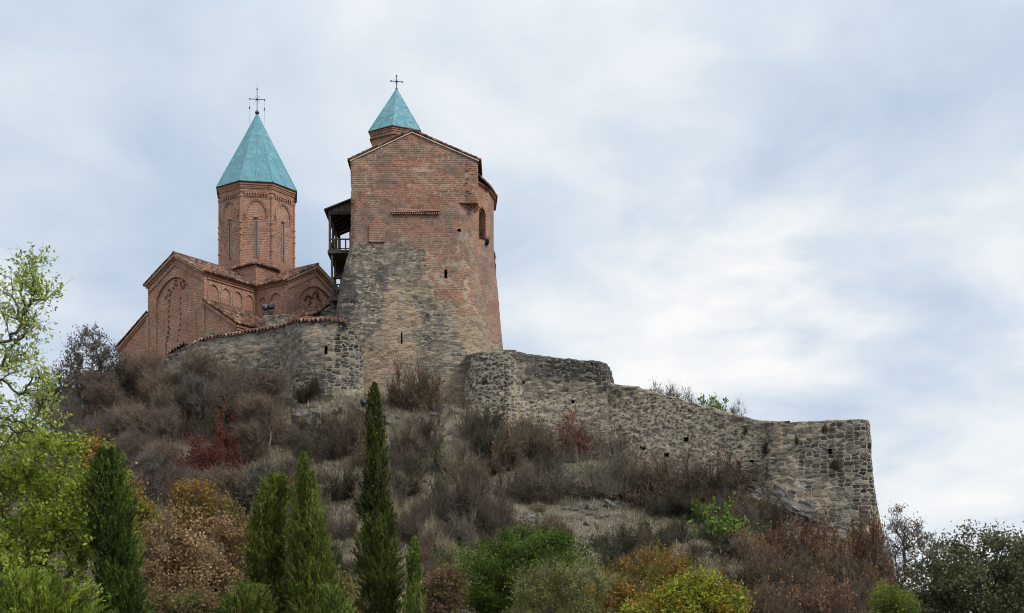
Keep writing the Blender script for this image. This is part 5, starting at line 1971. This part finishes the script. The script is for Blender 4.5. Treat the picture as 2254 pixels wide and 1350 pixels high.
# thicket of bare trees on the left slope
def thicket_proto(seed, bark, cols, nl):
    R = np.random.default_rng(seed)
    bl = [(R.normal(0, .55), R.normal(0, .55), R.uniform(2.2, 3.9), R.uniform(.6, 1.0), R.uniform(.6, 1.0), R.uniform(.7, 1.1)) for _ in range(6)]
    pts = in_blobs(R, bl, 200)
    net = Net(R, np.array([0, 0, -.3]), pts, [np.array([R.normal(0, .1), R.normal(0, .1), .6]), np.array([R.normal(0, .15), R.normal(0, .15), 1.2])], rt=.008, pull=.35)
    V, f = net.sticks(k=4)
    parts = [(V, f, np.array(bark))]
    n = 2300
    j = R.integers(2, len(net.P), n)
    p0 = net.P[j]
    d = net.dirs[j] * .6 + rnd_dirs(R, n) * .8 + np.array([0, 0, .35])
    d /= np.linalg.norm(d, axis=1, keepdims=True)
    p1 = p0 + d * .62 * R.uniform(.4, 1.2, (n, 1))
    V, f = prisms(p0, p1, np.full(n, .0085), np.full(n, .004), 3)
    parts.append((V, f, np.repeat(palette(R, n, [bark, tuple(x * 1.5 for x in bark), tuple(x * .75 for x in bark)]), 6, axis=0)))
    a = pmesh('trunk', parts)
    j = R.integers(0, n, nl)
    c = p0[j] + (p1[j] - p0[j]) * R.uniform(.2, 1.1, (nl, 1)) + R.normal(0, .05, (nl, 3))
    V, f = leaves(R, c, .105, .5, droop=.3)
    b = pmesh('crown', [(V, f, np.repeat(palette(R, nl, cols), 4, axis=0))])
    return a, b


TP = {
    'brown': [thicket_proto(400 + i, (.145, .112, .088), [(.17, .105, .062), (.215, .14, .085), (.13, .09, .06)], 1600) for i in range(2)],
    'purple': [thicket_proto(410 + i, (.115, .086, .074), [(.13, .075, .055), (.16, .10, .075)], 800) for i in range(2)],
    'grey': [thicket_proto(420, (.125, .112, .10), [(.10, .085, .06), (.13, .11, .08)], 600)],
}
TR = random.Random(31)
tops = lambda px: np.interp(px, [120, 200, 270, 330, 400, 480, 560, 620, 650], [895, 880, 850, 835, 842, 838, 835, 880, 930])


def thick(kind, px, py, h, label, group):
    q = onhill(px, py)
    a, b = TR.choice(TP[kind])
    s = h * q[1] / F / 4.6
    t = empty('bare_tree', label, 'tree', tuple(q), TR.uniform(0, 6.28), group)
    t.scale = (s * TR.uniform(.9, 1.2), s * TR.uniform(.9, 1.2), s)
    obj('trunk', a, M['twig'], t)
    obj('crown', b, M['plant'], t)


for i in range(98):
    r = i // 14
    px = 125 + (i % 14) * 36 + TR.uniform(-22, 22)
    y0_ = tops(px) + 98
    py = y0_ + r * 38 + TR.uniform(-14, 14)
    if px > 585 and py > 1010: px -= 120
    if px > 430 and r == 4: py += 20
    if 375 < px < 565 and 1000 < py < 1150: continue
    kind = TR.choice(['brown', 'brown', 'brown', 'purple', 'grey'])
    h = TR.uniform(110, 165)
    thick(kind, px, py, h, {'brown': 'brown leafed slender tree in the bare thicket on the left slope', 'purple': 'purple twigged bare tree in the thicket on the left slope', 'grey': 'grey bare tree in the thicket on the left slope'}[kind],
          {'brown': 'brown trees of the left thicket', 'purple': 'purple trees of the left thicket', 'grey': 'grey trees of the left thicket'}[kind])

for i in range(18):
    kind = TR.choice(['brown', 'purple', 'grey'])
    thick(kind, TR.uniform(-420, 110), TR.uniform(1075, 1230), TR.uniform(90, 125), {'brown': 'brown slender tree in the open wood behind the yellow green tree', 'purple': 'purple twigged tree in the open wood behind the yellow green tree', 'grey': 'grey tree in the open wood behind the yellow green tree'}[kind], kind + ' trees behind the yellow green tree')

# dry leaved oaks, lower left centre
OAK = [(.16, .105, .05), (.25, .165, .08), (.34, .235, .125), (.44, .32, .185)]
OCH = [(.15, .11, .03), (.21, .14, .035), (.26, .16, .04), (.24, .11, .04)]
for i, (nm, lb, px, Y, bl, cols, n_) in enumerate((
        ('oak_tree', 'oak with dry beige brown leaves beside the thick left cypress', 385, 60, [(400, 1150, 0, 48, 42), (360, 1200, 0, 55, 50), (420, 1225, 0, 60, 50), (345, 1275, 0, 60, 60), (410, 1300, 0, 70, 60)], OAK, 13000),
        ('oak_tree', 'oak with dry beige leaves left of the bushy juniper', 490, 62, [(490, 1170, 0, 40, 32), (520, 1210, 0, 40, 40), (470, 1240, 0, 50, 50), (510, 1290, 0, 55, 60), (450, 1320, 0, 60, 50)], OAK, 11000),
        ('oak_tree', 'ochre leaved tree rising behind the dry beige oaks', 430, 70, [(430, 1100, 0, 48, 34), (415, 1135, 0, 45, 40), (450, 1150, 0, 40, 40)], OCH, 6000),
        ('oak_tree', 'small yellow ochre tree behind the dry beige oaks by the juniper', 515, 68, [(505, 1130, 0, 20, 34), (520, 1165, 0, 28, 34), (535, 1210, 0, 24, 34)], [(.14, .12, .03), (.22, .17, .035), (.20, .12, .04)], 3000),
        ('oak_tree', 'green and brown undergrowth tree at the bottom between oaks and juniper', 430, 52, [(400, 1350, 0, 80, 40), (470, 1360, 0, 60, 40), (330, 1355, 0, 60, 40)], [(.09, .10, .03), (.14, .12, .04), (.19, .12, .06), (.10, .07, .05)], 9000),
        ('oak_tree', 'rusty brown low tree right of the tallest cypress at the bottom edge', 960, 55, [(975, 1300, 0, 50, 40), (950, 1350, 0, 60, 40)], [(.16, .09, .05), (.22, .13, .07), (.17, .14, .05)], 4500),
        ('oak_tree', 'ochre leaved low tree in the gap between the tall cypresses', 750, 56, [(745, 1300, 0, 34, 34), (740, 1345, 0, 45, 40)], [(.13, .12, .03), (.20, .17, .04), (.18, .12, .05)], 3600))):
    tree(nm, lb, ground_at(px, Y), bl, 190, dict(n=n_, size=.13, asp=.6, cols=cols, jit=.10, cl=.8), (.085, .07, .062), Y, 340 + i, trunk=[(px, 1420)], twigs=1300, tw_len=.5, tw_r=.007, rt=.008, hollow=.2)


# ---------------------------------------------------------------- columnar conifers
def conifer(name, label, px, Y, prof, n, cols, seed, blade=.20, lean=.0, lump=.30, cones=0, wid=.20):
    """prof: (photo y, centre x, half width) from the tip downwards"""
    R = np.random.default_rng(seed)
    pr = np.array(prof, float)
    zz = Z_(pr[:, 0], Y)[::-1]
    cxs = X_(pr[:, 1], Y)[::-1]
    hw = (pr[:, 2] / F * Y)[::-1]
    root = np.array([X_(px, Y), Y, hill1(X_(px, Y), Y)])
    t = empty(name, label, 'tree', tuple(root), 0)
    # foliage grows in upright sprays, each a small plume of scale-leaved twigs
    ns = n // 6
    u = R.uniform(0, 1, ns * 6)
    z = zz[0] + (zz[-1] - zz[0]) * u
    w = np.interp(z, zz, hw)
    keep = R.uniform(0, 1, len(z)) < (w / hw.max()) ** .7 + .05
    z, w = z[keep][:ns], w[keep][:ns]
    ns = len(z)
    a = R.uniform(0, 2 * np.pi, ns)
    lm = 1 + lump * fbm(np.c_[np.cos(a) * 1.3, np.sin(a) * 1.3, z * .7] + seed, seed, 3)
    gap = fbm(np.c_[np.cos(a) * 1.9, np.sin(a) * 1.9, z * 1.5] + seed * 1.7, seed + 5, 2)
    lm = lm * np.where(gap < -.22, .62, 1.0) * (1 + .25 * np.maximum(gap, 0))
    rb = w * R.uniform(.15, .72, ns) * lm
    rt_ = w * R.uniform(.62, 1.16, ns) * lm
    up_ = R.uniform(1.5, 3.6, ns) * blade
    ax = np.c_[np.cos(a), np.sin(a)]
    cx0 = np.interp(z, zz, cxs)
    A0 = np.c_[cx0 + ax[:, 0] * rb, Y + ax[:, 1] * rb, z - up_ * .5] - root
    zt_ = np.minimum(z + up_ * .5, zz[-1] + .05)
    far = R.uniform(0, 1, ns) < .05                      # stray shoots
    rt_ = rt_ * np.where(far, 1.25, 1.0)
    A0[:, 2] = np.minimum(A0[:, 2], zt_ - root[2] - up_ * .6)
    A1 = np.c_[np.interp(zt_, zz, cxs) + ax[:, 0] * rt_, Y + ax[:, 1] * rt_, zt_] - root
    k = 46
    t_ = R.uniform(0, 1, (ns, k)) ** .8
    c = A0[:, None] + (A1 - A0)[:, None] * t_[..., None] + R.normal(0, 1, (ns, k, 3)) * (blade * .42 * (1.1 - t_))[..., None]
    d = (A1 - A0) / np.linalg.norm(A1 - A0, axis=1, keepdims=True)
    d = np.repeat(d, k, axis=0) * .9 + rnd_dirs(R, ns * k) * .6 + np.array([0, 0, .3])
    c = c.reshape(-1, 3)
    V, f = leaves(R, c, blade * .62, wid * 1.25, dirs=d)
    tone = np.repeat(np.clip(.46 + .6 * fbm(A1 * 1.2 + seed, seed + 8, 2) + R.normal(0, .24, ns), 0, .999), k) + R.normal(0, .10, ns * k)
    tone = np.clip(tone, 0, .999)
    cc = palette(R, ns * k, cols, clump=tone)
    dead = np.repeat(R.uniform(0, 1, ns) < .035, k)
    cc[dead] = palette(R, int(dead.sum()), [(.14, .095, .05), (.10, .075, .045)])
    parts = [(V, f, np.repeat(cc, 4, axis=0))]
    if cones:
        j = R.integers(0, len(c), cones)
        V, f = leaves(R, c[j] * np.array([1.06, 1.06, 1]), .05, .9)
        parts.append((V, f, np.array((.30, .25, .07))))
    obj('crown', pmesh('crown', parts), M['plant'], t)
    zt = zz[-1] - .3
    sp = np.linspace(root[2] - .2, zt, 12)
    xs = np.interp(sp, zz, cxs)
    P0 = np.c_[xs, np.full(12, Y), sp] - root
    P0[0, :2] = 0
    rad = np.linspace(.11, .015, 12)
    V, f = prisms(P0[:-1], P0[1:], rad[:-1], rad[1:], 7)
    obj('trunk', pmesh('trunk', [(V, f, np.array((.075, .06, .048)))]), M['twig'], t)
    return t


DG = [(.030, .042, .011), (.056, .076, .016), (.092, .118, .024), (.15, .165, .034)]
MG = [(.040, .055, .012), (.074, .100, .018), (.115, .150, .026), (.18, .215, .042)]
LG = [(.05, .075, .016), (.09, .13, .024), (.14, .19, .034), (.20, .25, .05)]
conifer('cypress_tree', 'thick dark green cypress among yellow green trees on the left', 262, 37,
        [(990, 238, 10), (1010, 236, 28), (1050, 236, 36), (1100, 250, 44), (1160, 252, 52), (1230, 258, 56), (1300, 262, 58), (1400, 262, 58), (1560, 262, 50)], 9000, [(.026, .046, .010), (.048, .080, .015), (.078, .125, .022), (.12, .175, .032)], 501, blade=.17, lump=.5)
conifer('juniper_tree', 'bushy round topped juniper left of the pointed cypress', 590, 47,
        [(1046, 612, 12), (1060, 606, 28), (1100, 596, 40), (1160, 590, 48), (1220, 588, 50), (1300, 588, 58), (1360, 585, 70), (1500, 585, 70)], 8500, [(.055, .07, .015), (.095, .12, .022), (.14, .17, .032), (.20, .225, .05)], 502, blade=.19, lump=.5, cones=300)
conifer('cypress_tree', 'pointed light green cypress with a thin tip right of the bushy juniper', 680, 46,
        [(1000, 668, 3), (1030, 667, 9), (1060, 668, 16), (1100, 672, 26), (1160, 676, 36), (1220, 684, 46), (1290, 692, 54), (1350, 696, 62), (1500, 690, 66)], 8500, MG[1:] + [(.13, .18, .04)], 503, blade=.22, lump=.45, cones=420, wid=.16)
conifer('cypress_tree', 'tallest slender dark green cypress in the middle of the picture', 832, 48,
        [(846, 824, 2), (866, 825, 7), (882, 826, 13), (895, 826, 16), (930, 827, 20), (990, 828, 23), (1060, 828, 28), (1120, 828, 36), (1200, 834, 44), (1280, 836, 50), (1350, 836, 54), (1560, 836, 52)], 13000, DG, 504, blade=.17, lump=.36, cones=900)
conifer('conifer_tree', 'small pale green conifer at the right foot of the tallest cypress', 912, 47,
        [(1186, 912, 3), (1210, 912, 7), (1250, 912, 13), (1310, 912, 22), (1360, 912, 30), (1500, 912, 32)], 1500, LG, 505, blade=.2, lump=.7)
conifer('juniper_tree', 'bright green juniper bush in the bottom left corner', 75, 30,
        [(1262, 70, 8), (1285, 60, 60), (1310, 65, 110), (1340, 65, 135), (1420, 65, 140)], 5200, [(.09, .13, .02), (.15, .21, .028), (.22, .29, .04), (.30, .36, .06)], 506, blade=.2, lump=.5)
conifer('juniper_tree', 'low spreading juniper at the bottom below the bushy one', 555, 43,
        [(1290, 560, 12), (1305, 550, 40), (1330, 540, 62), (1380, 540, 75), (1480, 540, 75)], 3000, MG, 507, blade=.18, lump=.5)
conifer('juniper_tree', 'low olive green juniper at the bottom right of the pointed cypress', 730, 43,
        [(1290, 722, 10), (1310, 728, 30), (1350, 735, 44), (1480, 735, 44)], 1600, LG, 508, blade=.18, lump=.5)
conifer('cypress_tree', 'short second leader tree leaning on the right of the pointed cypress', 700, 45.6,
        [(1042, 684, 3), (1065, 685, 8), (1110, 690, 16), (1180, 700, 26), (1300, 708, 34), (1500, 706, 36)], 2600, MG[1:] + [(.18, .22, .05)], 510, blade=.2, lump=.5, cones=80, wid=.16)

# ---------------------------------------------------------------- broad crowns, bottom right
IV = [(.028, .050, .009), (.050, .086, .013), (.076, .126, .018), (.115, .17, .026)]
tree('ivy_tree', 'rounded mound of dark glossy green ivy covered tree', ground_at(1140, 58),
     [(1170, 1230, 0, 100, 62), (1120, 1260, -.5, 95, 70), (1230, 1225, .3, 72, 45), (1060, 1300, -.6, 70, 65), (1160, 1310, -1, 110, 70), (1040, 1350, -.5, 60, 60), (1010, 1240, .6, 42, 40)],
     560, dict(n=46000, size=.10, asp=.55, cols=IV, jit=.16, cl=.5, droop=.6), (.05, .045, .035), 58, 601, trunk=[(1140, 1450), (1140, 1350)], twigs=3200, tw_len=.42, tw_r=.006, hollow=.45)
tree('willow_tree', 'grey olive green willow with pale leaf tips in front of the ivy mound', ground_at(1230, 50),
     [(1230, 1275, 0, 70, 46), (1180, 1300, 0, 60, 50), (1290, 1290, 0, 50, 45), (1220, 1340, -.4, 100, 55)],
     300, dict(n=15000, size=.085, asp=.4, cols=[(.095, .10, .028), (.14, .145, .04), (.19, .195, .055), (.32, .32, .13)], jit=.09, cl=.6), (.085, .08, .06), 50, 602, trunk=[(1230, 1430)], twigs=3000, tw_len=.45, tw_r=.005, hollow=.15)
tree('cedar_tree', 'rusty orange and green feathery tree between willow and sumac', ground_at(1400, 52),
     [(1440, 1250, 0, 60, 36), (1400, 1290, 0, 80, 50), (1490, 1270, .2, 46, 40), (1340, 1320, -.3, 70, 45), (1430, 1340, -.4, 100, 50), (1300, 1340, -.4, 50, 40)],
     340, dict(n=20000, size=.11, asp=.35, cols=[(.085, .10, .02), (.14, .14, .025), (.22, .155, .03), (.25, .125, .03), (.32, .20, .045)], jit=.10, cl=.5), (.075, .055, .04), 52, 603, trunk=[(1400, 1440)], twigs=2600, tw_len=.42, tw_r=.006, hollow=.3)
tree('sumac_tree', 'bright yellow green sumac with some orange leaves at the bottom', ground_at(1530, 44),
     [(1525, 1300, 0, 52, 40), (1570, 1300, .2, 34, 34), (1490, 1325, 0, 60, 40), (1590, 1340, 0, 55, 40), (1430, 1355, -.2, 60, 30), (1540, 1365, -.3, 90, 40), (1622, 1310, .2, 14, 22)],
     280, dict(n=9500, size=.125, asp=.5, cols=[(.33, .17, .03), (.20, .23, .025), (.28, .31, .03), (.36, .36, .035), (.15, .20, .03)], jit=.10, cl=.5, droop=.3), (.07, .06, .04), 44, 604, trunk=[(1530, 1440)], twigs=1700, tw_len=.36, tw_r=.005, hollow=.2)

# trees beyond the corner bastion
RG = [(.05, .06, .028), (.08, .09, .04), (.115, .125, .055), (.15, .155, .07)]
tree('broadleaf_tree', 'big dark green tree at the right edge below the corner bastion', ground_at(2110, 82),
     [(2080, 1235, 0, 75, 50), (2160, 1215, 0, 80, 44), (2240, 1225, .5, 70, 50), (2050, 1290, -.5, 70, 60), (2140, 1300, -1, 110, 70), (2250, 1300, 0, 80, 80), (2300, 1240, 0, 70, 60), (2080, 1350, 0, 70, 50), (2200, 1370, 0, 110, 60)],
     460, dict(n=26000, size=.20, asp=.5, cols=RG, jit=.22, cl=1.0), (.045, .042, .038), 82, 611, trunk=[(2120, 1460), (2120, 1400)], twigs=3000, tw_len=.8, tw_r=.010, rt=.011, hollow=.25)
tree('bare_tree', 'thin half bare brown tree right beside the corner bastion edge', ground_at(1985, 88),
     [(1975, 1160, 0, 34, 40), (2000, 1180, 0, 40, 40), (2030, 1200, 0, 34, 36), (1975, 1230, 0, 36, 50), (1990, 1290, 0, 40, 50)],
     240, dict(n=3600, size=.13, asp=.5, cols=[(.09, .07, .05), (.14, .105, .075), (.19, .13, .10)], jit=.10), (.09, .08, .072), 88, 612, trunk=[(1985, 1400), (1982, 1330)], twigs=1500, tw_len=.6, tw_r=.009, rt=.009, pull=.35)
tree('broadleaf_tree', 'small bright yellow green bushy tree at the bottom by the right dark tree', ground_at(1962, 70),
     [(1955, 1320, 0, 34, 32), (1985, 1340, 0, 40, 30)], 120, dict(n=5000, size=.12, asp=.5, cols=[(.07, .10, .02), (.12, .17, .025), (.18, .22, .03)], jit=.10, cl=.6), (.06, .05, .04), 70, 613, trunk=[(1962, 1400)], twigs=800, tw_len=.4, tw_r=.006, hollow=.2)
tree('broadleaf_tree', 'dark tree behind the big one in the bottom right corner', ground_at(2230, 100),
     [(2180, 1300, 0, 120, 60), (2280, 1290, 0, 90, 70), (2060, 1340, 0, 60, 60)], 260, dict(n=9000, size=.24, asp=.5, cols=RG, jit=.25, cl=1.0), (.045, .042, .038), 100, 614, trunk=[(2230, 1440)], twigs=1500, tw_len=.9, tw_r=.012, rt=.012)


# ---------------------------------------------------------------- rocks
def rock_mesh(name, seed, strata=0.0, sub=4):
    bm = bmesh.new()
    bmesh.ops.create_icosphere(bm, subdivisions=sub, radius=1)
    p = np.array([v.co for v in bm.verts])
    d = 1 + .5 * fbm(p * 1.2 + seed, seed, 3)
    R = np.random.default_rng(seed)
    q = p * d[:, None]
    for nrm in rnd_dirs(R, 14):          # broken planes
        lim = R.uniform(.42, .8)
        e = q @ nrm
        q = q - np.outer(np.maximum(e - lim, 0), nrm)
    rg = 1 - np.abs(fbm(q * 2.6 + seed, seed + 2, 4))
    q = q * (.80 + .26 * rg ** 2)[:, None] + p * (.13 * fbm(q * 6 + seed, seed + 3, 3))[:, None]
    if strata:
        s = np.floor((q[:, 2] + .25 * q[:, 0]) * 7 + fbm(q * 2, seed + 4, 2))
        h = _hash(s.astype(np.int64), s.astype(np.int64) * 0, s.astype(np.int64) * 0, seed)
        q[:, :2] *= (1 + strata * (h - .5))[:, None]
    for v, c in zip(bm.verts, q): v.co = c
    me = bpy.data.meshes.new(name)
    bm.to_mesh(me)
    bm.free()
    return me


RK = [rock_mesh('boulder', 700 + i, .10) for i in range(4)]
ROCK = [
    (712, 912, 34, 22, 'pale lichen spotted boulder below the round bastion'), (735, 908, 26, 20, 'pale rock right of the lichen spotted boulder below the bastion'),
    (752, 902, 24, 16, 'pale rock nearest the floodlight below the bastion'), (690, 905, 26, 16, 'grey rock left of the lichen spotted boulder'), (684, 928, 36, 22, 'brown grey rock under the pale rocks of the bastion'),
    (735, 922, 16, 12, 'white rock under the pale rocks below the bastion'), (800, 908, 30, 14, 'white rock under the floodlight left of the cypress tip'), (852, 928, 16, 14, 'white rock right of the cypress tip'),
    (670, 955, 14, 22, 'narrow whitish rock on the slope below the bastion rocks'), (700, 962, 26, 14, 'flat whitish rock on the slope below the bastion rocks'), (787, 952, 14, 18, 'upright grey rock left of the tallest cypress'),
    (655, 990, 24, 12, 'grey slab on the pale grass above the pointed cypress'), (550, 955, 30, 16, 'grey slab half hidden at the edge of the thicket'), (505, 1052, 30, 18, 'grey rock face below the red shrubs'),
    (960, 915, 26, 8, 'flat pale rock beneath the right floodlight'), (1000, 905, 30, 12, 'pale rocks at the tower foot by the stepped bastion'),
    (1165, 1138, 34, 26, 'dark outcrop streaked with white on the middle slope'), (1192, 1113, 20, 10, 'small grey rock above the streaked outcrop'), (1285, 1113, 26, 20, 'white streaked rock, left of the two on the middle slope'),
    (1298, 1130, 14, 16, 'dark rock under the white streaked one'), (1345, 1112, 34, 22, 'grass topped grey rock right of the white streaked one'), (1355, 1115, 12, 16, 'pointed pale rock beside the grass topped one'),
    (1498, 1230, 38, 28, 'dark crag above the sumac'), (1608, 1228, 26, 14, 'grey rock right of the dark crag above the sumac'), (1560, 1218, 20, 12, 'grey rock below the bright green shrub'), (1640, 1192, 30, 9, 'tan sloping slab right of the bright green shrub'),
    (1497, 1070, 12, 7, 'white stone lying under the curtain wall'), (1690, 1270, 22, 14, 'grey rock among the russet shrubs'), (740, 1250, 30, 18, 'dark rock in the gap between the cypresses'),
]
KR = random.Random(4)
for px, py, w, h, lb in ROCK:
    q = onhill(px, py + h * .4)
    m = q[1] / F
    o = obj('boulder', KR.choice(RK), M['rock'])
    o.location = (q[0], q[1], q[2] + h * m * .18)
    o.scale = (w * m * .62, w * m * .5, h * m * .72)
    o.rotation_euler = (KR.uniform(-.25, .25), KR.uniform(-.3, .3), KR.uniform(0, 6.28))
    tag(o, lb, 'rock')
base_px = [640, 700, 800, 950, 1030, 1150, 1300, 1450, 1600, 1700]
base_py = [905, 905, 900, 905, 918, 958, 998, 1043, 1086, 1118]
for i in range(84):
    if i < 46:
        px = KR.uniform(640, 1700)
        py = float(np.interp(px, base_px, base_py)) + abs(KR.gauss(0, 10))
        lb, gr, sz = 'small fallen stone lying along the foot of the castle walls', 'fallen stones along the wall foot', KR.uniform(5, 15)
    elif i < 70:
        px, py = KR.gauss(690, 60), KR.gauss(945, 24)
        lb, gr, sz = 'rough grey stone on the stony slope below the round bastion', 'stones on the slope below the round bastion', KR.uniform(8, 24)
    else:
        px, py = KR.gauss(1270, 90), KR.gauss(1128, 14)
        lb, gr, sz = 'rough grey stone on the rocky ledge in the middle of the slope', 'stones on the rocky ledge', KR.uniform(8, 26)
    q = onhill(px, py)
    m = q[1] / F
    o = obj('stone', KR.choice(RK), M['rock'])
    o.location = (q[0], q[1], q[2] + sz * m * .05)
    o.scale = (sz * m * .6, sz * m * .5, sz * m * KR.uniform(.35, .6))
    o.rotation_euler = (KR.uniform(-.4, .4), KR.uniform(-.4, .4), KR.uniform(0, 6.28))
    tag(o, lb, 'rock', gr)
for lb, seed, x, y, w, h, Y in (('big craggy grey rock carrying the left side of the round bastion', 741, 672, 918, 60, 30, 103.6), ('broken grey crag under the middle of the round bastion', 742, 722, 917, 80, 26, 102.9), ('brown undercut crag below the round bastion', 743, 690, 934, 46, 28, 102.4)):
    me = rock_mesh('crag', seed, .12, 5)
    o = obj('crag', me, M['rock'])
    q = onhill(x, y)
    o.location = (q[0], q[1] + .5, q[2] - .1)
    o.scale = (w * q[1] / F * .55, 1.2, h * q[1] / F * .62)
    o.rotation_euler = (0, .1, .3)
    tag(o, lb, 'rock')
# layered bedrock under the corner bastion
bedrock = rock_mesh('bedrock_outcrop', 733, .07, 5)
o = obj('bedrock_outcrop', bedrock, M['bedrock'])
c = P(1728, 1136, 95.9)
o.location = c
o.rotation_euler = (0, math.radians(29), math.radians(-14))
o.scale = (4.6, 1.9, 1.55)
tag(o, 'grey layered bedrock ramp at the foot of the corner bastion', 'rock')

# ---------------------------------------------------------------- grass
R = np.random.default_rng(12)


def grass(name, n_t, blades, hgt, colf, dens, seed, wid=.012):
    R = np.random.default_rng(seed)
    x = R.uniform(-58, 30, n_t)
    y = R.uniform(60, 110, n_t)
    z = hill(x, y)
    px = CX + x / y * F
    py = HY - (z - EYE) / y * F
    k = dens(x, y, px, py, R.uniform(0, 1, n_t))
    x, y, z = x[k], y[k], z[k]
    n = len(x)
    hh = hgt * R.uniform(.6, 1.3, n)
    col = colf(np.c_[x, y], n, R)
    b = np.repeat(np.c_[x, y, z], blades, axis=0) + np.c_[R.normal(0, .13, (n * blades, 2)), np.full(n * blades, -.05)]
    a = R.uniform(0, 2 * np.pi, n * blades)
    L = np.repeat(hh, blades) * R.uniform(.55, 1.15, n * blades)
    lean = R.uniform(.15, .85, n * blades)
    d = np.c_[np.cos(a) * lean, np.sin(a) * lean - .12, np.full(n * blades, 1.0)]
    d /= np.linalg.norm(d, axis=1, keepdims=True)
    s = np.c_[-np.sin(a), np.cos(a), np.zeros(n * blades)] * wid
    mid = b + d * L[:, None] * .55
    tip = mid + (d + np.c_[np.cos(a) * .5, np.sin(a) * .5, np.full(n * blades, -.45)]) * L[:, None] * .45
    V = np.stack([b - s, b + s, mid + s * .8, tip, mid - s * .8], axis=1).reshape(-1, 3)
    i = np.arange(n * blades)[:, None] * 5
    c = np.repeat(np.repeat(col, blades, axis=0) * R.uniform(.75, 1.25, (n * blades, 1)), 5, axis=0)
    me = mesh_np(name, V, [np.c_[i, i + 1, i + 2, i + 4], np.c_[i + 2, i + 3, i + 4]], {'Col': c})
    o = obj(name, me, M['grassm'])
    return o


def d_dry(x, y, px, py, u):
    v = fbm(np.c_[x * .22, y * .22, x * 0], 41, 3)
    return (u < .5 + .5 * sstep(-.25, .30, v)) & ((px > 470) | (px < 110) | (py > 1090))


def c_dry(p, n, R):
    v = fbm(np.c_[p * .35, p[:, :1] * 0], 44, 3)[:, None]
    a, b, c = np.array((.40, .345, .235)), np.array((.215, .18, .125)), np.array((.55, .49, .36))
    t = np.clip(.5 + v * 1.3, 0, 1)
    return np.clip(np.where(t > .5, b + (a - b) * (t - .5) * 2, b) + (c - a) * (R.uniform(0, 1, (n, 1)) ** 3) * .6, 0, 1)


def d_green(x, y, px, py, u):
    v = fbm(np.c_[x * .30, y * .30, x * 0 + 5], 47, 3)
    return (u < np.maximum(.10 + .8 * sstep(.05, .40, v), .95 * (np.hypot((px - 850) / 90, (py - 905) / 28) < 1))) & ((px > 430) | (px < 110) | (py > 1090))


def c_green(p, n, R):
    t = R.uniform(0, 1, (n, 1))
    return np.array((.07, .09, .022)) * (1 - t) + np.array((.16, .18, .055)) * t


tag(grass('dry_grass', 52000, 10, .55, c_dry, d_dry, 61), 'pale dry grass tufts over the open hillside', 'grass', kind='stuff')
tag(grass('green_grass', 17000, 10, .24, c_green, d_green, 62), 'short green grass patches on the hillside', 'grass', kind='stuff')
